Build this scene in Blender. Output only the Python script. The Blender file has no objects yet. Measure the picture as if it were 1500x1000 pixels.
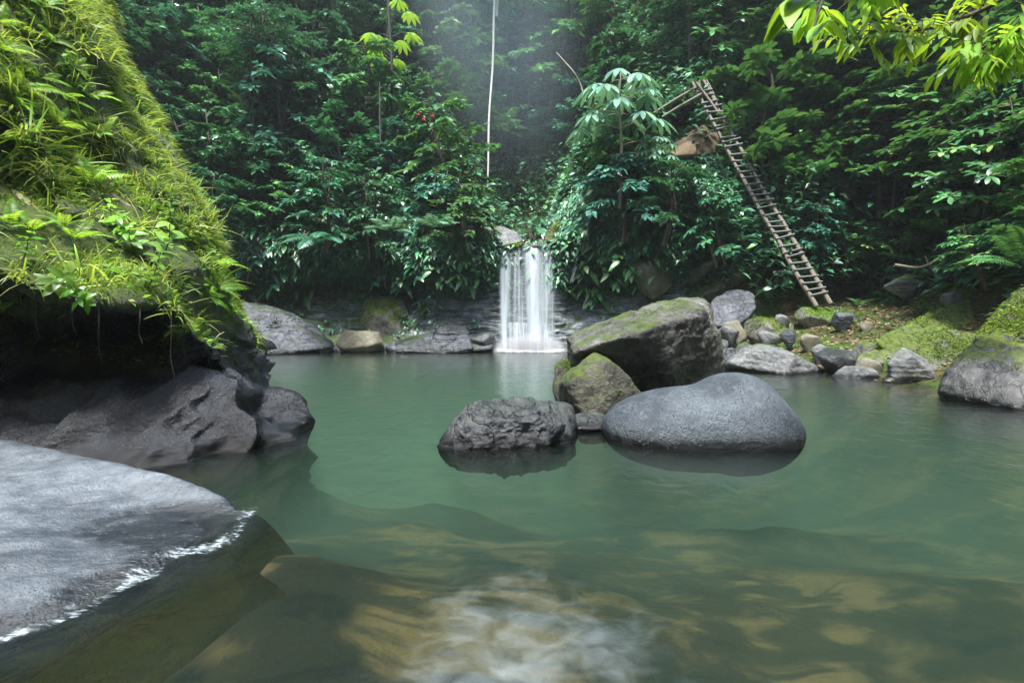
import bpy, bmesh, math, random
import numpy as np
from mathutils import Vector, noise
PI = math.pi
R = math.radians
rs = np.random.RandomState
scene = bpy.context.scene
COL = scene.collection

# ------------------------------------------------------------------ camera
CAM = np.array([0.0, 0.0, 1.0]); F = 750.0; PITCH = math.atan(32 / 750.0)
cd = bpy.data.cameras.new('camera'); cam = bpy.data.objects.new('camera', cd); COL.objects.link(cam)
cd.sensor_width = 36; cd.lens = 18; cd.clip_end = 500; cd.clip_start = 0.05
cam.location = CAM; cam.rotation_euler = (PI / 2 - PITCH, 0, 0)
scene.camera = cam

def ray(px, py):
    a = (px - 750) / F; b = (500 - py) / F
    c, s = math.cos(PITCH), math.sin(PITCH)
    d = np.array([a, c + b * s, -s + b * c])
    return d / d[1]
def at(px, py, Y):
    return CAM + ray(px, py) * Y
def ATS(rows):
    return np.array([[at(*p) for p in r] for r in rows])

# ------------------------------------------------------------------ noise
def _h(ix, iy, iz):
    n = (ix * 73856093) ^ (iy * 19349663) ^ (iz * 83492791)
    n = n & 0x7fffffff
    n = ((n >> 13) ^ n) & 0x7fffffff
    n = (n * ((n * n * 15731 + 789221) & 0x7fffffff) + 1376312589) & 0x7fffffff
    return n / 1073741824.0 - 1.0
def vn(P):
    P = np.asarray(P, float); i = np.floor(P).astype(np.int64); f = P - i; f = f * f * f * (f * (f * 6 - 15) + 10)
    x, y, z = i[..., 0], i[..., 1], i[..., 2]; u, v, w = f[..., 0], f[..., 1], f[..., 2]
    def L(a, b, t): return a + (b - a) * t
    return L(L(L(_h(x, y, z), _h(x+1, y, z), u), L(_h(x, y+1, z), _h(x+1, y+1, z), u), v),
             L(L(_h(x, y, z+1), _h(x+1, y, z+1), u), L(_h(x, y+1, z+1), _h(x+1, y+1, z+1), u), v), w)
def fbm(P, o=4, ridged=False):
    P = np.asarray(P, float); s = 0; a = 1.0; t = 0
    for k in range(o):
        n = vn(P + 17.3 * k)
        if ridged: n = 1 - 2 * np.abs(n)
        s = s + a * n; t += a; a *= 0.5; P = P * 2.03
    return s / t
def sst(a, b, x):
    x = np.asarray(x, float)
    t = np.clip((x - a) / (b - a), 0, 1); return t * t * (3 - 2 * t)

# ------------------------------------------------------------------ object helpers
def tag(o, label=None, cat=None, group=None, kind=None):
    if label: o['label'] = label
    if cat: o['category'] = cat
    if group: o['group'] = group
    if kind: o['kind'] = kind
    return o
def mesh(name, V, Fc, mat, smooth=True):
    V = np.ascontiguousarray(V, dtype=np.float32); Fc = np.ascontiguousarray(Fc, dtype=np.int32)
    me = bpy.data.meshes.new(name); k = Fc.shape[1]; n = len(Fc)
    me.vertices.add(len(V)); me.vertices.foreach_set('co', V.ravel())
    me.loops.add(n * k); me.loops.foreach_set('vertex_index', Fc.ravel())
    me.polygons.add(n); me.polygons.foreach_set('loop_start', np.arange(0, n * k, k, dtype=np.int32))
    me.polygons.foreach_set('use_smooth', np.full(n, smooth, dtype=bool))
    me.update(calc_edges=True)
    if mat: me.materials.append(mat)
    return me
def obj(name, V, Fc, mat, parent=None, smooth=True, loc=None, me=None):
    if me is None: me = mesh(name, V, Fc, mat, smooth)
    o = bpy.data.objects.new(name, me); COL.objects.link(o)
    if parent: o.parent = parent
    if loc is not None: o.location = loc
    return o
def empty(name, loc=(0, 0, 0), rz=0):
    o = bpy.data.objects.new(name, None); COL.objects.link(o); o.empty_display_size = 0.2
    o.location = loc; o.rotation_euler = (0, 0, rz); return o
def cat(parts):
    Vs, Fs, k = [], [], 0
    for V, f in parts:
        Vs.append(V); Fs.append(np.asarray(f) + k); k += len(V)
    return np.concatenate(Vs), np.concatenate(Fs)
def norm(a):
    return a / np.maximum(np.linalg.norm(a, axis=-1, keepdims=True), 1e-9)
def tube(P, r, k=7, wob=0.0, seed=0):
    P = np.asarray(P, float); n = len(P); r = np.broadcast_to(np.asarray(r, float), (n,))
    T = norm(np.gradient(P, axis=0)); ref = np.array([0.31, 0.95, 0.05]) if abs(T[0, 2]) > .5 else np.array([0., 0, 1])
    A = norm(np.cross(T, ref)); B = np.cross(T, A)
    th = np.arange(k) / k * 2 * PI
    rr = r[:, None] * np.ones(k)
    if wob: rr = rr * (1 + wob * rs(seed).uniform(-1, 1, (n, k)))
    V = P[:, None, :] + rr[..., None] * (np.cos(th)[None, :, None] * A[:, None] + np.sin(th)[None, :, None] * B[:, None])
    V = V.reshape(-1, 3); Fc = []
    i = np.arange(n - 1)[:, None] * k; j = np.arange(k)[None, :]; j2 = (j + 1) % k
    Fc = np.stack([i + j, i + j2, i + k + j2, i + k + j], -1).reshape(-1, 4)
    V = np.concatenate([V, P[:1], P[-1:]]); c0 = n * k
    caps = [[c0, (a + 1) % k, a, c0] for a in range(0)]
    return V[:n * k], Fc
def curve(pts, n=12):
    pts = np.asarray(pts, float); return catmull(pts, n)
def catmull(C, n, axis=0):
    C = np.moveaxis(np.asarray(C, float), axis, 0); m = len(C)
    t = np.linspace(0, m - 1, n); i = np.minimum(t.astype(int), m - 2); f = t - i
    f = f.reshape((-1,) + (1,) * (C.ndim - 1))
    P = np.concatenate([2 * C[:1] - C[1:2], C, 2 * C[-1:] - C[-2:-1]])
    p0, p1, p2, p3 = P[i], P[i+1], P[i+2], P[i+3]
    O = .5 * (2*p1 + (p2-p0)*f + (2*p0-5*p1+4*p2-p3)*f*f + (3*p1-p0-3*p2+p3)*f**3)
    return np.moveaxis(O, 0, axis)
def gridmesh(G):
    a, b = G.shape[:2]; i = np.arange(a - 1)[:, None] * b; j = np.arange(b - 1)[None, :]
    return G.reshape(-1, 3), np.stack([i + j, i + j + 1, i + b + j + 1, i + b + j], -1).reshape(-1, 4)
def gnormals(G):
    du = np.gradient(G, axis=0); dv = np.gradient(G, axis=1); return norm(np.cross(du, dv))

# ------------------------------------------------------------------ materials
def newmat(name):
    m = bpy.data.materials.new(name); m.use_nodes = True; nt = m.node_tree; nt.nodes.clear()
    out = nt.nodes.new('ShaderNodeOutputMaterial'); return m, nt, out
class N:
    def __init__(s, nt): s.nt = nt
    def n(s, t, **kw):
        nd = s.nt.nodes.new('ShaderNode' + t)
        for k, v in kw.items():
            if k.startswith('_'): setattr(nd, k[1:], v)
        return nd
    def link(s, a, b): s.nt.links.new(a, b)
    def set(s, inp, v):
        if isinstance(v, bpy.types.NodeSocket): s.link(v, inp)
        else: inp.default_value = v
    def noise(s, vec, scale, detail=4, rough=.55, dist=0.):
        nd = s.n('TexNoise'); s.set(nd.inputs['Vector'], vec); nd.inputs['Scale'].default_value = scale
        nd.inputs['Detail'].default_value = detail; nd.inputs['Roughness'].default_value = rough; nd.inputs['Distortion'].default_value = dist
        return nd.outputs['Fac']
    def math(s, op, a, b=0., c=None, clamp=False):
        nd = s.n('Math'); nd.operation = op; nd.use_clamp = clamp
        s.set(nd.inputs[0], a); s.set(nd.inputs[1], b)
        if c is not None: s.set(nd.inputs[2], c)
        return nd.outputs[0]
    def rng(s, v, a, b, c=0., d=1.):
        nd = s.n('MapRange'); nd.interpolation_type = 'SMOOTHSTEP'; s.set(nd.inputs['Value'], v)
        for k, x in zip(('From Min', 'From Max', 'To Min', 'To Max'), (a, b, c, d)): nd.inputs[k].default_value = x
        return nd.outputs['Result']
    def mix(s, f, a, b, mode='MIX'):
        nd = s.n('Mix'); nd.data_type = 'RGBA'; nd.blend_type = mode
        s.set(nd.inputs[0], f)
        for k, v in ((6, a), (7, b)):
            s.set(nd.inputs[k], v if isinstance(v, bpy.types.NodeSocket) else (*v, 1))
        return nd.outputs[2]
    def ramp(s, f, stops):
        nd = s.n('ValToRGB'); cr = nd.color_ramp; s.set(nd.inputs[0], f)
        while len(cr.elements) < len(stops): cr.elements.new(.5)
        for e, (p, c) in zip(cr.elements, stops): e.position = p; e.color = (*c, 1)
        return nd.outputs[0]
    def mapping(s, vec, sc=(1, 1, 1), rot=(0, 0, 0)):
        nd = s.n('Mapping'); s.set(nd.inputs[0], vec); nd.inputs['Scale'].default_value = sc; nd.inputs['Rotation'].default_value = rot
        return nd.outputs[0]
    def bump(s, h, strength, dist=.02, nrm=None):
        nd = s.n('Bump'); s.set(nd.inputs['Height'], h); nd.inputs['Strength'].default_value = strength; nd.inputs['Distance'].default_value = dist
        if nrm is not None: s.link(nrm, nd.inputs['Normal'])
        return nd.outputs[0]

def leaf_mat(name, cols, rough=.38, trans=.3, tcol=None, spec=.5):
    m, nt, out = newmat(name); q = N(nt)
    g = q.n('NewGeometry'); oi = q.n('ObjectInfo')
    st = [(i / max(1, len(cols) - 1), tuple(min(.6, v * f_) for v, f_ in zip(c, (1.55, 1.65, 1.9)))) for i, c in enumerate(cols)]
    c = q.ramp(g.outputs['Random Per Island'], st)
    hs = q.n('HueSaturation'); q.set(hs.inputs['Hue'], q.rng(oi.outputs['Random'], 0, 1, .485, .512))
    q.set(hs.inputs['Value'], q.rng(oi.outputs['Random'], 0, 1, .75, 1.3)); q.link(c, hs.inputs['Color'])
    nz = q.noise(g.outputs['Position'], 14, 2)
    col = q.mix(q.rng(nz, .3, .7, 0, .3), hs.outputs[0], (0.02, 0.045, 0.02)); nb = q.noise(g.outputs['Position'], 1.3, 3)
    hb = q.n('HueSaturation'); q.link(col, hb.inputs['Color']); q.set(hb.inputs['Value'], q.rng(nb, .32, .68, .55, 1.35)); q.set(hb.inputs['Hue'], q.rng(nb, .3, .7, .515, .492)); col = hb.outputs[0]
    p = q.n('BsdfPrincipled'); q.link(col, p.inputs['Base Color']); p.inputs['Roughness'].default_value = rough
    p.inputs['Specular IOR Level'].default_value = spec
    t = q.n('BsdfTranslucent')
    if tcol is None: tcol = tuple(min(1, x * y) for x, y in zip(cols[len(cols) // 2], (1.9, 1.7, .7)))
    q.link(q.mix(.6, hs.outputs[0], tcol), t.inputs[0])
    mx = q.n('MixShader'); mx.inputs[0].default_value = trans; q.link(p.outputs[0], mx.inputs[1]); q.link(t.outputs[0], mx.inputs[2])
    q.link(mx.outputs[0], out.inputs[0]); return m
def bark_mat(name, a, b, moss=.3):
    m, nt, out = newmat(name); q = N(nt); g = q.n('NewGeometry')
    v = q.mapping(g.outputs['Position'], (9, 9, 2)); n1 = q.noise(v, 3, 5)
    c = q.mix(n1, a, b); c = q.mix(q.rng(q.noise(g.outputs['Position'], 4, 4), .5, .7, 0, moss), c, (.05, .09, .02))
    p = q.n('BsdfPrincipled'); q.link(c, p.inputs[0]); p.inputs['Roughness'].default_value = .8
    q.link(q.bump(n1, .6, .02), p.inputs['Normal']); q.link(p.outputs[0], out.inputs[0]); return m
def rock_mat(name, dark, light, moss=0.3, mosslo=.35, mosshi=.75, mcol=((.03, .06, .01), (.09, .13, .015)), strata=0., srot=0., sscale=6, cracks=.5,
             wet=.10, rough=.6, bump=.5, pits=0., mossz=-9., fine=1., veins=0.):
    m, nt, out = newmat(name); q = N(nt); g = q.n('NewGeometry'); P = g.outputs['Position']
    sep = q.n('SeparateXYZ'); q.link(P, sep.inputs[0]); sn = q.n('SeparateXYZ'); q.link(g.outputs['Normal'], sn.inputs[0])
    big = q.noise(P, 1.7, 5, .6, .4); med = q.noise(P, 9, 6, .65); fn = q.noise(P, 55 * fine, 5, .7)
    f = q.math('ADD', q.math('MULTIPLY', big, .6), q.math('MULTIPLY', med, .45))
    col = q.mix(q.rng(f, .38, .68), dark, light)
    H = q.math('ADD', q.math('MULTIPLY', med, .6), q.math('MULTIPLY', fn, .22))
    gr = q.noise(P, 130 * fine, 3, .8); col = q.mix(q.rng(q.math('ADD', q.math('MULTIPLY', fn, .6), q.math('MULTIPLY', gr, .4)), .34, .56, .55, 0), col, tuple(x * .45 for x in dark)); st_ = q.noise(P, .8, 4, .7, 1.); col = q.mix(q.rng(st_, .5, .72, 0, .45), col, tuple(x * .8 for x in dark))
    H = q.math('ADD', H, q.math('MULTIPLY', gr, .08))
    if strata:
        sv = q.mapping(P, (1.2, 1.2, sscale), (R(srot * .3), R(srot), 0)); s1 = q.noise(sv, 1.6, 5, .6, .3)
        col = q.mix(q.rng(s1, .42, .62, 0, strata), col, tuple(x * .42 for x in dark))
        H = q.math('ADD', H, q.math('MULTIPLY', s1, 1.0 * strata))
    if cracks:
        vo = q.n('TexVoronoi'); vo.feature = 'DISTANCE_TO_EDGE'; vo.inputs['Scale'].default_value = 2.6
        wv = q.n('VectorMath'); wv.operation = 'ADD'; q.link(P, wv.inputs[0]); nc = q.n('TexNoise'); nc.inputs['Scale'].default_value = 3; nc.inputs['Detail'].default_value = 5
        q.link(P, nc.inputs['Vector']); q.link(nc.outputs['Color'], wv.inputs[1]); q.link(wv.outputs[0], vo.inputs['Vector'])
        cr = q.rng(vo.outputs['Distance'], 0., .035, 1, 0)
        col = q.mix(q.math('MULTIPLY', cr, cracks * .8), col, tuple(x * .35 for x in dark)); H = q.math('SUBTRACT', H, q.math('MULTIPLY', cr, cracks * .5))
    if pits:
        vp = q.n('TexVoronoi'); vp.inputs['Scale'].default_value = 62; q.link(P, vp.inputs['Vector'])
        pt = q.math('MULTIPLY', q.rng(vp.outputs['Distance'], .1, .4, 1, 0), q.rng(med, .42, .6)); H = q.math('SUBTRACT', H, q.math('MULTIPLY', pt, pits * .5))
        col = q.mix(q.math('MULTIPLY', pt, .6 * pits), col, tuple(x * .4 for x in dark))
    if veins:
        vv = q.mapping(P, (1, 1, 1), (R(20), R(35), R(10))); w = q.n('TexWave'); w.inputs['Scale'].default_value = 3.5; w.inputs['Distortion'].default_value = 6; w.inputs['Detail'].default_value = 4
        q.link(vv, w.inputs[0]); col = q.mix(q.rng(w.outputs['Fac'], .8, .95, 0, veins), col, (.55, .55, .5))
    mm = q.math('ADD', sn.outputs['Z'], q.math('MULTIPLY', q.math('SUBTRACT', q.noise(P, 3.2, 6, .65), .5), 2.4))
    mask = q.math('MULTIPLY', q.rng(mm, mosslo, mosshi), moss)
    if mossz > -5: mask = q.math('MULTIPLY', mask, q.rng(q.math('ADD', sep.outputs['Z'], q.math('MULTIPLY', q.math('SUBTRACT', big, .5), .8)), mossz, mossz + .35))
    mc = q.mix(q.rng(q.noise(P, 12, 4), .35, .65), mcol[0], mcol[1])
    mh = q.math('ADD', q.math('MULTIPLY', q.noise(P, 70, 4, .7), 1.0), .6)
    col = q.mix(mask, col, mc)
    hm = q.n('Mix'); q.set(hm.inputs[0], mask); q.set(hm.inputs[2], H); q.set(hm.inputs[3], mh)
    wz = q.math('ADD', sep.outputs['Z'], q.math('MULTIPLY', q.math('SUBTRACT', med, .5), wet * .8))
    wm = q.rng(wz, wet * .35, wet, 1, 0)
    wc = q.mix(q.math('MULTIPLY', wm, .88), col, tuple(x * .15 for x in dark))
    silt = q.mix(q.rng(q.noise(P, 2.4, 5, .6, .8), .4, .62), (.012, .010, .005), (.004, .005, .004))
    wc = q.mix(q.rng(sep.outputs['Z'], -.02, -.10), wc, silt)
    ro = q.math('SUBTRACT', q.math('ADD', rough - .12, q.math('MULTIPLY', fn, .25)), q.math('MULTIPLY', wm, rough - .2))
    ro = q.math('ADD', ro, q.math('MULTIPLY', mask, .25), clamp=True)
    p = q.n('BsdfPrincipled'); q.link(wc, p.inputs[0]); q.link(ro, p.inputs['Roughness'])
    q.set(p.inputs['Specular IOR Level'], q.rng(sep.outputs['Z'], -.03, .0, 0, .5)); ro = q.math('ADD', ro, q.rng(sep.outputs['Z'], -.03, .0, .8, 0), clamp=True); q.link(ro, p.inputs['Roughness'])
    q.link(q.bump(hm.outputs[0], bump, .05), p.inputs['Normal']); q.link(p.outputs[0], out.inputs[0]); return m
def plain_mat(name, c, rough=.8, c2=None, sc=6):
    m, nt, out = newmat(name); q = N(nt); g = q.n('NewGeometry'); n1 = q.noise(g.outputs['Position'], sc, 5)
    p = q.n('BsdfPrincipled'); q.link(q.mix(n1, c, c2 or tuple(x * .5 for x in c)), p.inputs[0]); p.inputs['Roughness'].default_value = rough
    q.link(q.bump(n1, .5, .02), p.inputs['Normal']); q.link(p.outputs[0], out.inputs[0]); return m

M = {}
M['leaf_dark'] = leaf_mat('glossy dark leaves', [(.012, .05, .024), (.022, .085, .038), (.035, .12, .045), (.055, .14, .05)], .33, .22)
M['leaf_mid'] = leaf_mat('mid green leaves', [(.02, .075, .025), (.035, .115, .035), (.06, .15, .04), (.10, .18, .04)], .36, .28)
M['leaf_blue'] = leaf_mat('bluish leaves', [(.018, .07, .045), (.03, .105, .06), (.05, .135, .075)], .34, .22)
M['leaf_broad'] = leaf_mat('broad leaves', [(.018, .07, .025), (.03, .105, .03), (.045, .13, .035), (.05, .14, .035), (.16, .20, .04)], .32, .25)
M['leaf_pale'] = leaf_mat('pale leaves', [(.06, .14, .085), (.09, .19, .11), (.12, .22, .11)], .4, .3)
M['leaf_yellow'] = leaf_mat('sunlit yellow green leaves', [(.09, .19, .012), (.14, .26, .015), (.20, .32, .02), (.24, .30, .03)], .42, .5, (.45, .62, .03))
M['leaf_bright'] = leaf_mat('bright leaves', [(.07, .17, .012), (.12, .24, .015), (.17, .28, .02)], .4, .45, (.36, .55, .03))
M['grass'] = leaf_mat('grass blades', [(.09, .17, .012), (.14, .24, .02), (.2, .27, .03), (.28, .26, .07), (.12, .2, .02)], .5, .45, (.42, .5, .04))
M['mossy'] = leaf_mat('moss tufts', [(.035, .08, .008), (.07, .14, .012), (.13, .19, .015), (.10, .10, .025)], .8, .3, (.25, .3, .03), .2)
M['undergrowth'] = leaf_mat('undergrowth leaves', [(.02, .07, .035), (.03, .10, .045), (.045, .13, .05), (.075, .16, .05)], .38, .22)
M['fern_dark'] = leaf_mat('dark fern', [(.02, .09, .045), (.03, .12, .055)], .4, .3)
M['litter'] = leaf_mat('dead leaves', [(.10, .055, .025), (.18, .10, .05), (.25, .17, .10), (.07, .04, .02)], .7, .1, (.2, .1, .04), .3)
M['flower'] = plain_mat('red flower', (.55, .05, .06), .5)
M['bark'] = bark_mat('brown bark', (.10, .075, .05), (.045, .035, .025), .4)
M['bark_pale'] = bark_mat('pale bark', (.62, .60, .56), (.36, .36, .33), .1)
M['bark_grey'] = bark_mat('grey bark', (.26, .23, .18), (.12, .11, .085), .3)
M['bark_dark'] = bark_mat('dark bark', (.03, .03, .025), (.014, .014, .012), .1)
M['wood'] = bark_mat('weathered wood', (.21, .18, .14), (.09, .08, .06), .25)
M['wood_dark'] = bark_mat('weathered rung wood', (.15, .145, .14), (.06, .06, .055), .1)

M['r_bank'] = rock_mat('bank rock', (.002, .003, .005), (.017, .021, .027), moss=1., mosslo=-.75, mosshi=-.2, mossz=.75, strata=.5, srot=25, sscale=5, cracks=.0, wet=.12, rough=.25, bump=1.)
M['r_slab'] = rock_mat('slab rock', (.04, .052, .064), (.145, .17, .19), moss=0, strata=.3, srot=14, sscale=9, cracks=.0, wet=.05, rough=.42, bump=.7, pits=.25)
M['r_big'] = rock_mat('big boulder rock', (.016, .016, .014), (.165, .162, .145), moss=.95, mosslo=.62, mosshi=1.25, strata=.35, srot=22, sscale=6, cracks=.35, rough=.7, bump=.9)
M['r_mossy'] = rock_mat('mossy boulder rock', (.02, .02, .015), (.11, .104, .08), moss=.95, mosslo=.1, mosshi=.9, cracks=.4, rough=.75, bump=.9)
M['r_round'] = rock_mat('round boulder rock', (.024, .034, .044), (.115, .138, .155), moss=0, cracks=.08, wet=.09, rough=.48, bump=1.2, pits=.45, fine=.8)
M['r_dark'] = rock_mat('craggy dark rock', (.010, .013, .018), (.065, .07, .078), moss=.1, cracks=.5, wet=.12, rough=.36, bump=1.0)
M['r_cliff'] = rock_mat('cliff rock', (.07, .082, .10), (.33, .36, .40), moss=.95, mosslo=.2, mosshi=.75, mcol=((.03, .06, .012), (.07, .11, .02)), strata=.9, srot=4, sscale=9, cracks=.25, wet=.2, rough=.42, bump=.9)
M['r_light'] = rock_mat('light shore rock', (.06, .066, .068), (.2, .21, .2), moss=.35, mosslo=.8, mosshi=1.3, strata=.4, srot=-18, sscale=7, cracks=.3, wet=.08, rough=.55, bump=.8, veins=.08)
M['r_moss2'] = rock_mat('mossy shore rock', (.06, .06, .05), (.24, .23, .2), moss=1., mosslo=.15, mosshi=.75, mossz=.12, mcol=((.04, .075, .01), (.12, .16, .022)), cracks=.2, rough=.7, bump=.9)
M['r_edge'] = rock_mat('dark edge rock', (.022, .024, .024), (.12, .12, .11), moss=1., mosslo=.45, mosshi=.85, mossz=.35, mcol=((.05, .09, .01), (.16, .2, .02)), cracks=.4, wet=.12, rough=.4, bump=.9)
M['r_ledge'] = rock_mat('dark ledge rock', (.024, .030, .040), (.115, .13, .155), moss=.8, mosslo=.75, mosshi=1.15, mcol=((.03, .06, .012), (.07, .11, .02)), strata=.7, srot=10, sscale=8, cracks=.3, wet=.2, rough=.42, bump=1.)
M['r_tan'] = rock_mat('tan rock', (.08, .075, .05), (.21, .195, .135), moss=.3, mosslo=.6, mosshi=1.1, cracks=.2, rough=.7)
M['soil'] = plain_mat('bare soil slope', (.15, .105, .06), .9, (.07, .05, .028), 5)

# ------------------------------------------------------------------ terrain
POOL = np.array([(-1.5,-4),(-2.2,1.5),(-3.2,2.6),(-3.6,3.8),(-3.5,5.5),(-4.8,7),(-6.5,10),(-7.8,13),(-8.4,15.6),(-5,16.2),(-1,16.4),(1.6,16.4),(3,15.2),(4.1,13.5),
                 (4.6,12),(5.6,9.5),(6.0,8.1),(6.2,6),(6.5,3),(6,-4)], float)
def sdist(x, y):
    x = np.asarray(x, float); y = np.asarray(y, float); d = np.full(x.shape, 1e9); ins = np.zeros(x.shape, bool)
    for i in range(len(POOL)):
        a = POOL[i]; b = POOL[(i + 1) % len(POOL)]; e = b - a
        t = np.clip(((x - a[0]) * e[0] + (y - a[1]) * e[1]) / (e @ e), 0, 1)
        d = np.minimum(d, np.hypot(x - a[0] - t * e[0], y - a[1] - t * e[1]))
        c = ((a[1] > y) != (b[1] > y)) & (x < (b[0] - a[0]) * (y - a[1]) / (b[1] - a[1] + 1e-12) + a[0]); ins ^= c
    return np.where(ins, -d, d)
CX = np.array([-10, -8, -6, -4, -2.6, -1.2, -.4, .5, 1.4, 2.2, 3.4, 4.8, 6.2])
CY = np.array([14.8, 15.3, 15.6, 15.8, 15.9, 16, 16.1, 16.1, 16.0, 15.6, 15, 14.3, 13.9])
CZ = np.array([6.5, 6, 5.6, 5.2, 4.9, 4.5, 3.8, 3.42, 4.6, 6.2, 7.0, 7.3, 7.3])
MOUNDS = [(-1.2, 2.25, .7, .9, .28), (-1.0, 1.5, .6, .7, .2), (-1.9, 3.4, .6, .5, .5), (1.2, 4.3, 1.0, .35, .7), (2.6, 4.6, .9, .35, .6), (-.6, 5.4, .9, .3, 1.0), (.42, 3.5, .55, .35, .36), (.35, 2.35, .5, .35, .22), (2.1, 3.0, 1.1, .45, .3), (-1.0, 2.4, .45, .5, .25), (-1.1, 4.4, .8, .45, .6), (1.9, 2.0, .5, .3, .2), (3.6, 2.6, .9, .4, .25), (-.4, 1.5, .5, .25, .2)]
def hgt(x, y, det=True):
    x = np.asarray(x, float); y = np.asarray(y, float); d = sdist(x, y)
    bed = -.12 + np.interp(y, [2.5, 7.5], [.36, 2.0]) * np.tanh(d * .55)
    wx = x + .35 * fbm(np.stack([x * .8, y * .8, 0 * x + 3], -1), 3); wy = y + .35 * fbm(np.stack([x * .8, y * .8, 0 * x + 9], -1), 3)
    for mx_, my_, ra_, rb_, hh_ in MOUNDS: bed = bed + .3 * hh_ * np.exp(-(((wx - mx_) / ra_) ** 2 + ((wy - my_) / rb_) ** 2))
    bed = np.minimum(bed, -.13)
    h = np.where(d < 0, bed, .33 * np.minimum(d, 5) - .12)
    xr = np.interp(y, [-10, 3, 8, 13, 20], [7.6, 8.0, 8.6, 9.6, 10.5]); h = h + 1.5 * np.maximum(0, x - xr)
    xl = np.interp(y, [-10, 2, 6, 9, 12, 16], [-6.5, -6.5, -6.5, -7.5, -9.2, -9.6]); h = h + 1.5 * np.maximum(0, xl - x)
    s = y - np.interp(x, CX, CY); zt = np.interp(x, CX, CZ)
    hb = np.where(s < 2.7, -1.6, zt + 1.25 * (s - 3.1)); hb = np.where((s >= 2.7) & (s < 3.1), -1.6 + (zt + 1.6) * (s - 2.7) / .4, hb)
    hR = h + 2.5 * np.maximum(0, y - 14.7)
    hL = np.where(s < 2.7, np.minimum(h, .1), np.maximum(hb, np.minimum(h, hb + 4)))
    w = sst(4.9, 6.3, x); back = hL * (1 - w) + hR * w
    wl = sst(-11.5, -9.5, x); back = back * wl + (h + 1.5 * np.maximum(0, y - 16)) * (1 - wl)
    h = np.where(y > 14.2, np.where(s > 0, back, np.minimum(h, np.maximum(back, h))), h)
    h = h + .8 * np.maximum(0, -3.5 - y)
    cap = np.interp(np.abs(x), [0, 8, 16, 30], [17.0, 19.5, 24, 30]); h = np.where(h > cap - 4, cap - 4 + 4 * np.tanh((h - cap + 4) / 4.0), h)
    # gorge
    t = np.maximum(0, y - 16.2); xg = .72 + .35 * np.sin(t * .35)
    fl = 3.36 + .1 * t + 1.5 * np.maximum(0, y - 27); dx = x - xg
    g = fl + np.where(dx < 0, (.5 + .16 * t) * np.maximum(0, -dx - .3), (2.6) * np.maximum(0, dx - .3)); g = g + .0
    h = np.where((y > 18.6), np.minimum(h, g), h)
    if det:
        P = np.stack([x * .5, y * .5, 0 * x], -1); a = sst(-.5, 2.5, d)
        h = h + fbm(P, 4) * (.12 + .55 * a * sst(.8, 4, h)) + .06 * fbm(P * 5, 3)
    return h
gx = np.concatenate([np.linspace(-70, -14, 40)[:-1], np.linspace(-14, 14, 300), np.linspace(14, 70, 40)[1:]])
gy = np.concatenate([np.linspace(-60, -4, 30)[:-1], np.linspace(-4, 34, 380), np.linspace(34, 110, 40)[1:]])
X, Y = np.meshgrid(gx, gy); Z = hgt(X, Y)
def terrain_mat():
    m, nt, out = newmat('forest floor'); q = N(nt); g = q.n('NewGeometry'); P = g.outputs['Position']
    s = q.n('SeparateXYZ'); q.link(P, s.inputs[0])
    b = q.noise(P, .9, 6, .6, .3); md = q.noise(P, 5, 6, .6); fn = q.noise(P, 30, 4)
    land = q.mix(q.rng(md, .4, .62), (.028, .04, .012), (.075, .055, .03)); land = q.mix(q.rng(b, .45, .6), land, (.04, .075, .015))
    bed = q.mix(q.rng(b, .42, .58), (.003, .004, .004), (.056, .043, .018)); bed = q.mix(q.rng(q.noise(q.mapping(P, (.7, 1.5, 1)), 2.4, 6, .62, 1.2), .42, .58, 0, .9), bed, (.009, .009, .006))
    c = q.mix(q.rng(s.outputs['Z'], -.08, .06), bed, land)
    p = q.n('BsdfPrincipled'); q.link(c, p.inputs[0]); p.inputs['Roughness'].default_value = .95; p.inputs['Specular IOR Level'].default_value = .05
    q.link(q.bump(q.math('ADD', md, q.math('MULTIPLY', fn, .4)), .6, .06), p.inputs['Normal']); q.link(p.outputs[0], out.inputs[0]); return m
V, Fc = gridmesh(np.stack([X, Y, Z], -1))
tag(obj('ground', V, Fc, terrain_mat()), kind='structure')
def H1(x, y): return float(hgt(np.array([x]), np.array([y]))[0])
def hit(px, py, y0=1.5, y1=60):
    r = ray(px, py); ys = np.arange(y0, y1, .08); P = CAM[None] + r[None] * ys[:, None]
    hh = hgt(P[:, 0], P[:, 1]); k = np.where(P[:, 2] < hh)[0]
    if len(k) == 0: return None
    return np.array([P[k[0], 0], P[k[0], 1], hh[k[0]]])

# cliff round the fall
PL = [(-.3,-.8),(0,.0),(.6,.4),(1.3,.9),(2.0,1.5),(2.2,2.1),(1.3,2.6),(1.0,3.3),(1.6,4.1)]
PM = [(-.2,-.8),(0,0),(.35,.35),(.5,.9),(.7,1.5),(.9,2.0),(.5,2.5),(.3,3.1),(.9,3.7)]
PF = [(-.25,-.8),(-.1,0),(.08,.35),(.22,.9),(.35,1.5),(.45,2.1),(.45,2.7),(.35,3.24),(.55,3.36)]
PR = [(-.3,-.8),(0,0),(.4,.5),(.8,1.0),(1.1,1.5),(1.3,1.9),(1.1,2.5),(.7,3.2),(1.0,4.3)]
prof = [PL, PL, PL, PL, PM, PM, PF, PF, PF, PR, PR, PR, PR]
C = np.zeros((10, 13, 3))
for j in range(13):
    for i in range(9): C[i, j] = (CX[j], CY[j] + prof[j][i][0], prof[j][i][1])
    C[9, j] = (CX[j], CY[j] + 3.2, CZ[j] + .1)
C[8, 6, 2] = 3.55; C[8, 8, 2] = 3.6
G = catmull(catmull(C, 230, 0), 620, 1); Nn = gnormals(G)
if Nn[100, 300, 1] > 0: Nn = -Nn
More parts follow.
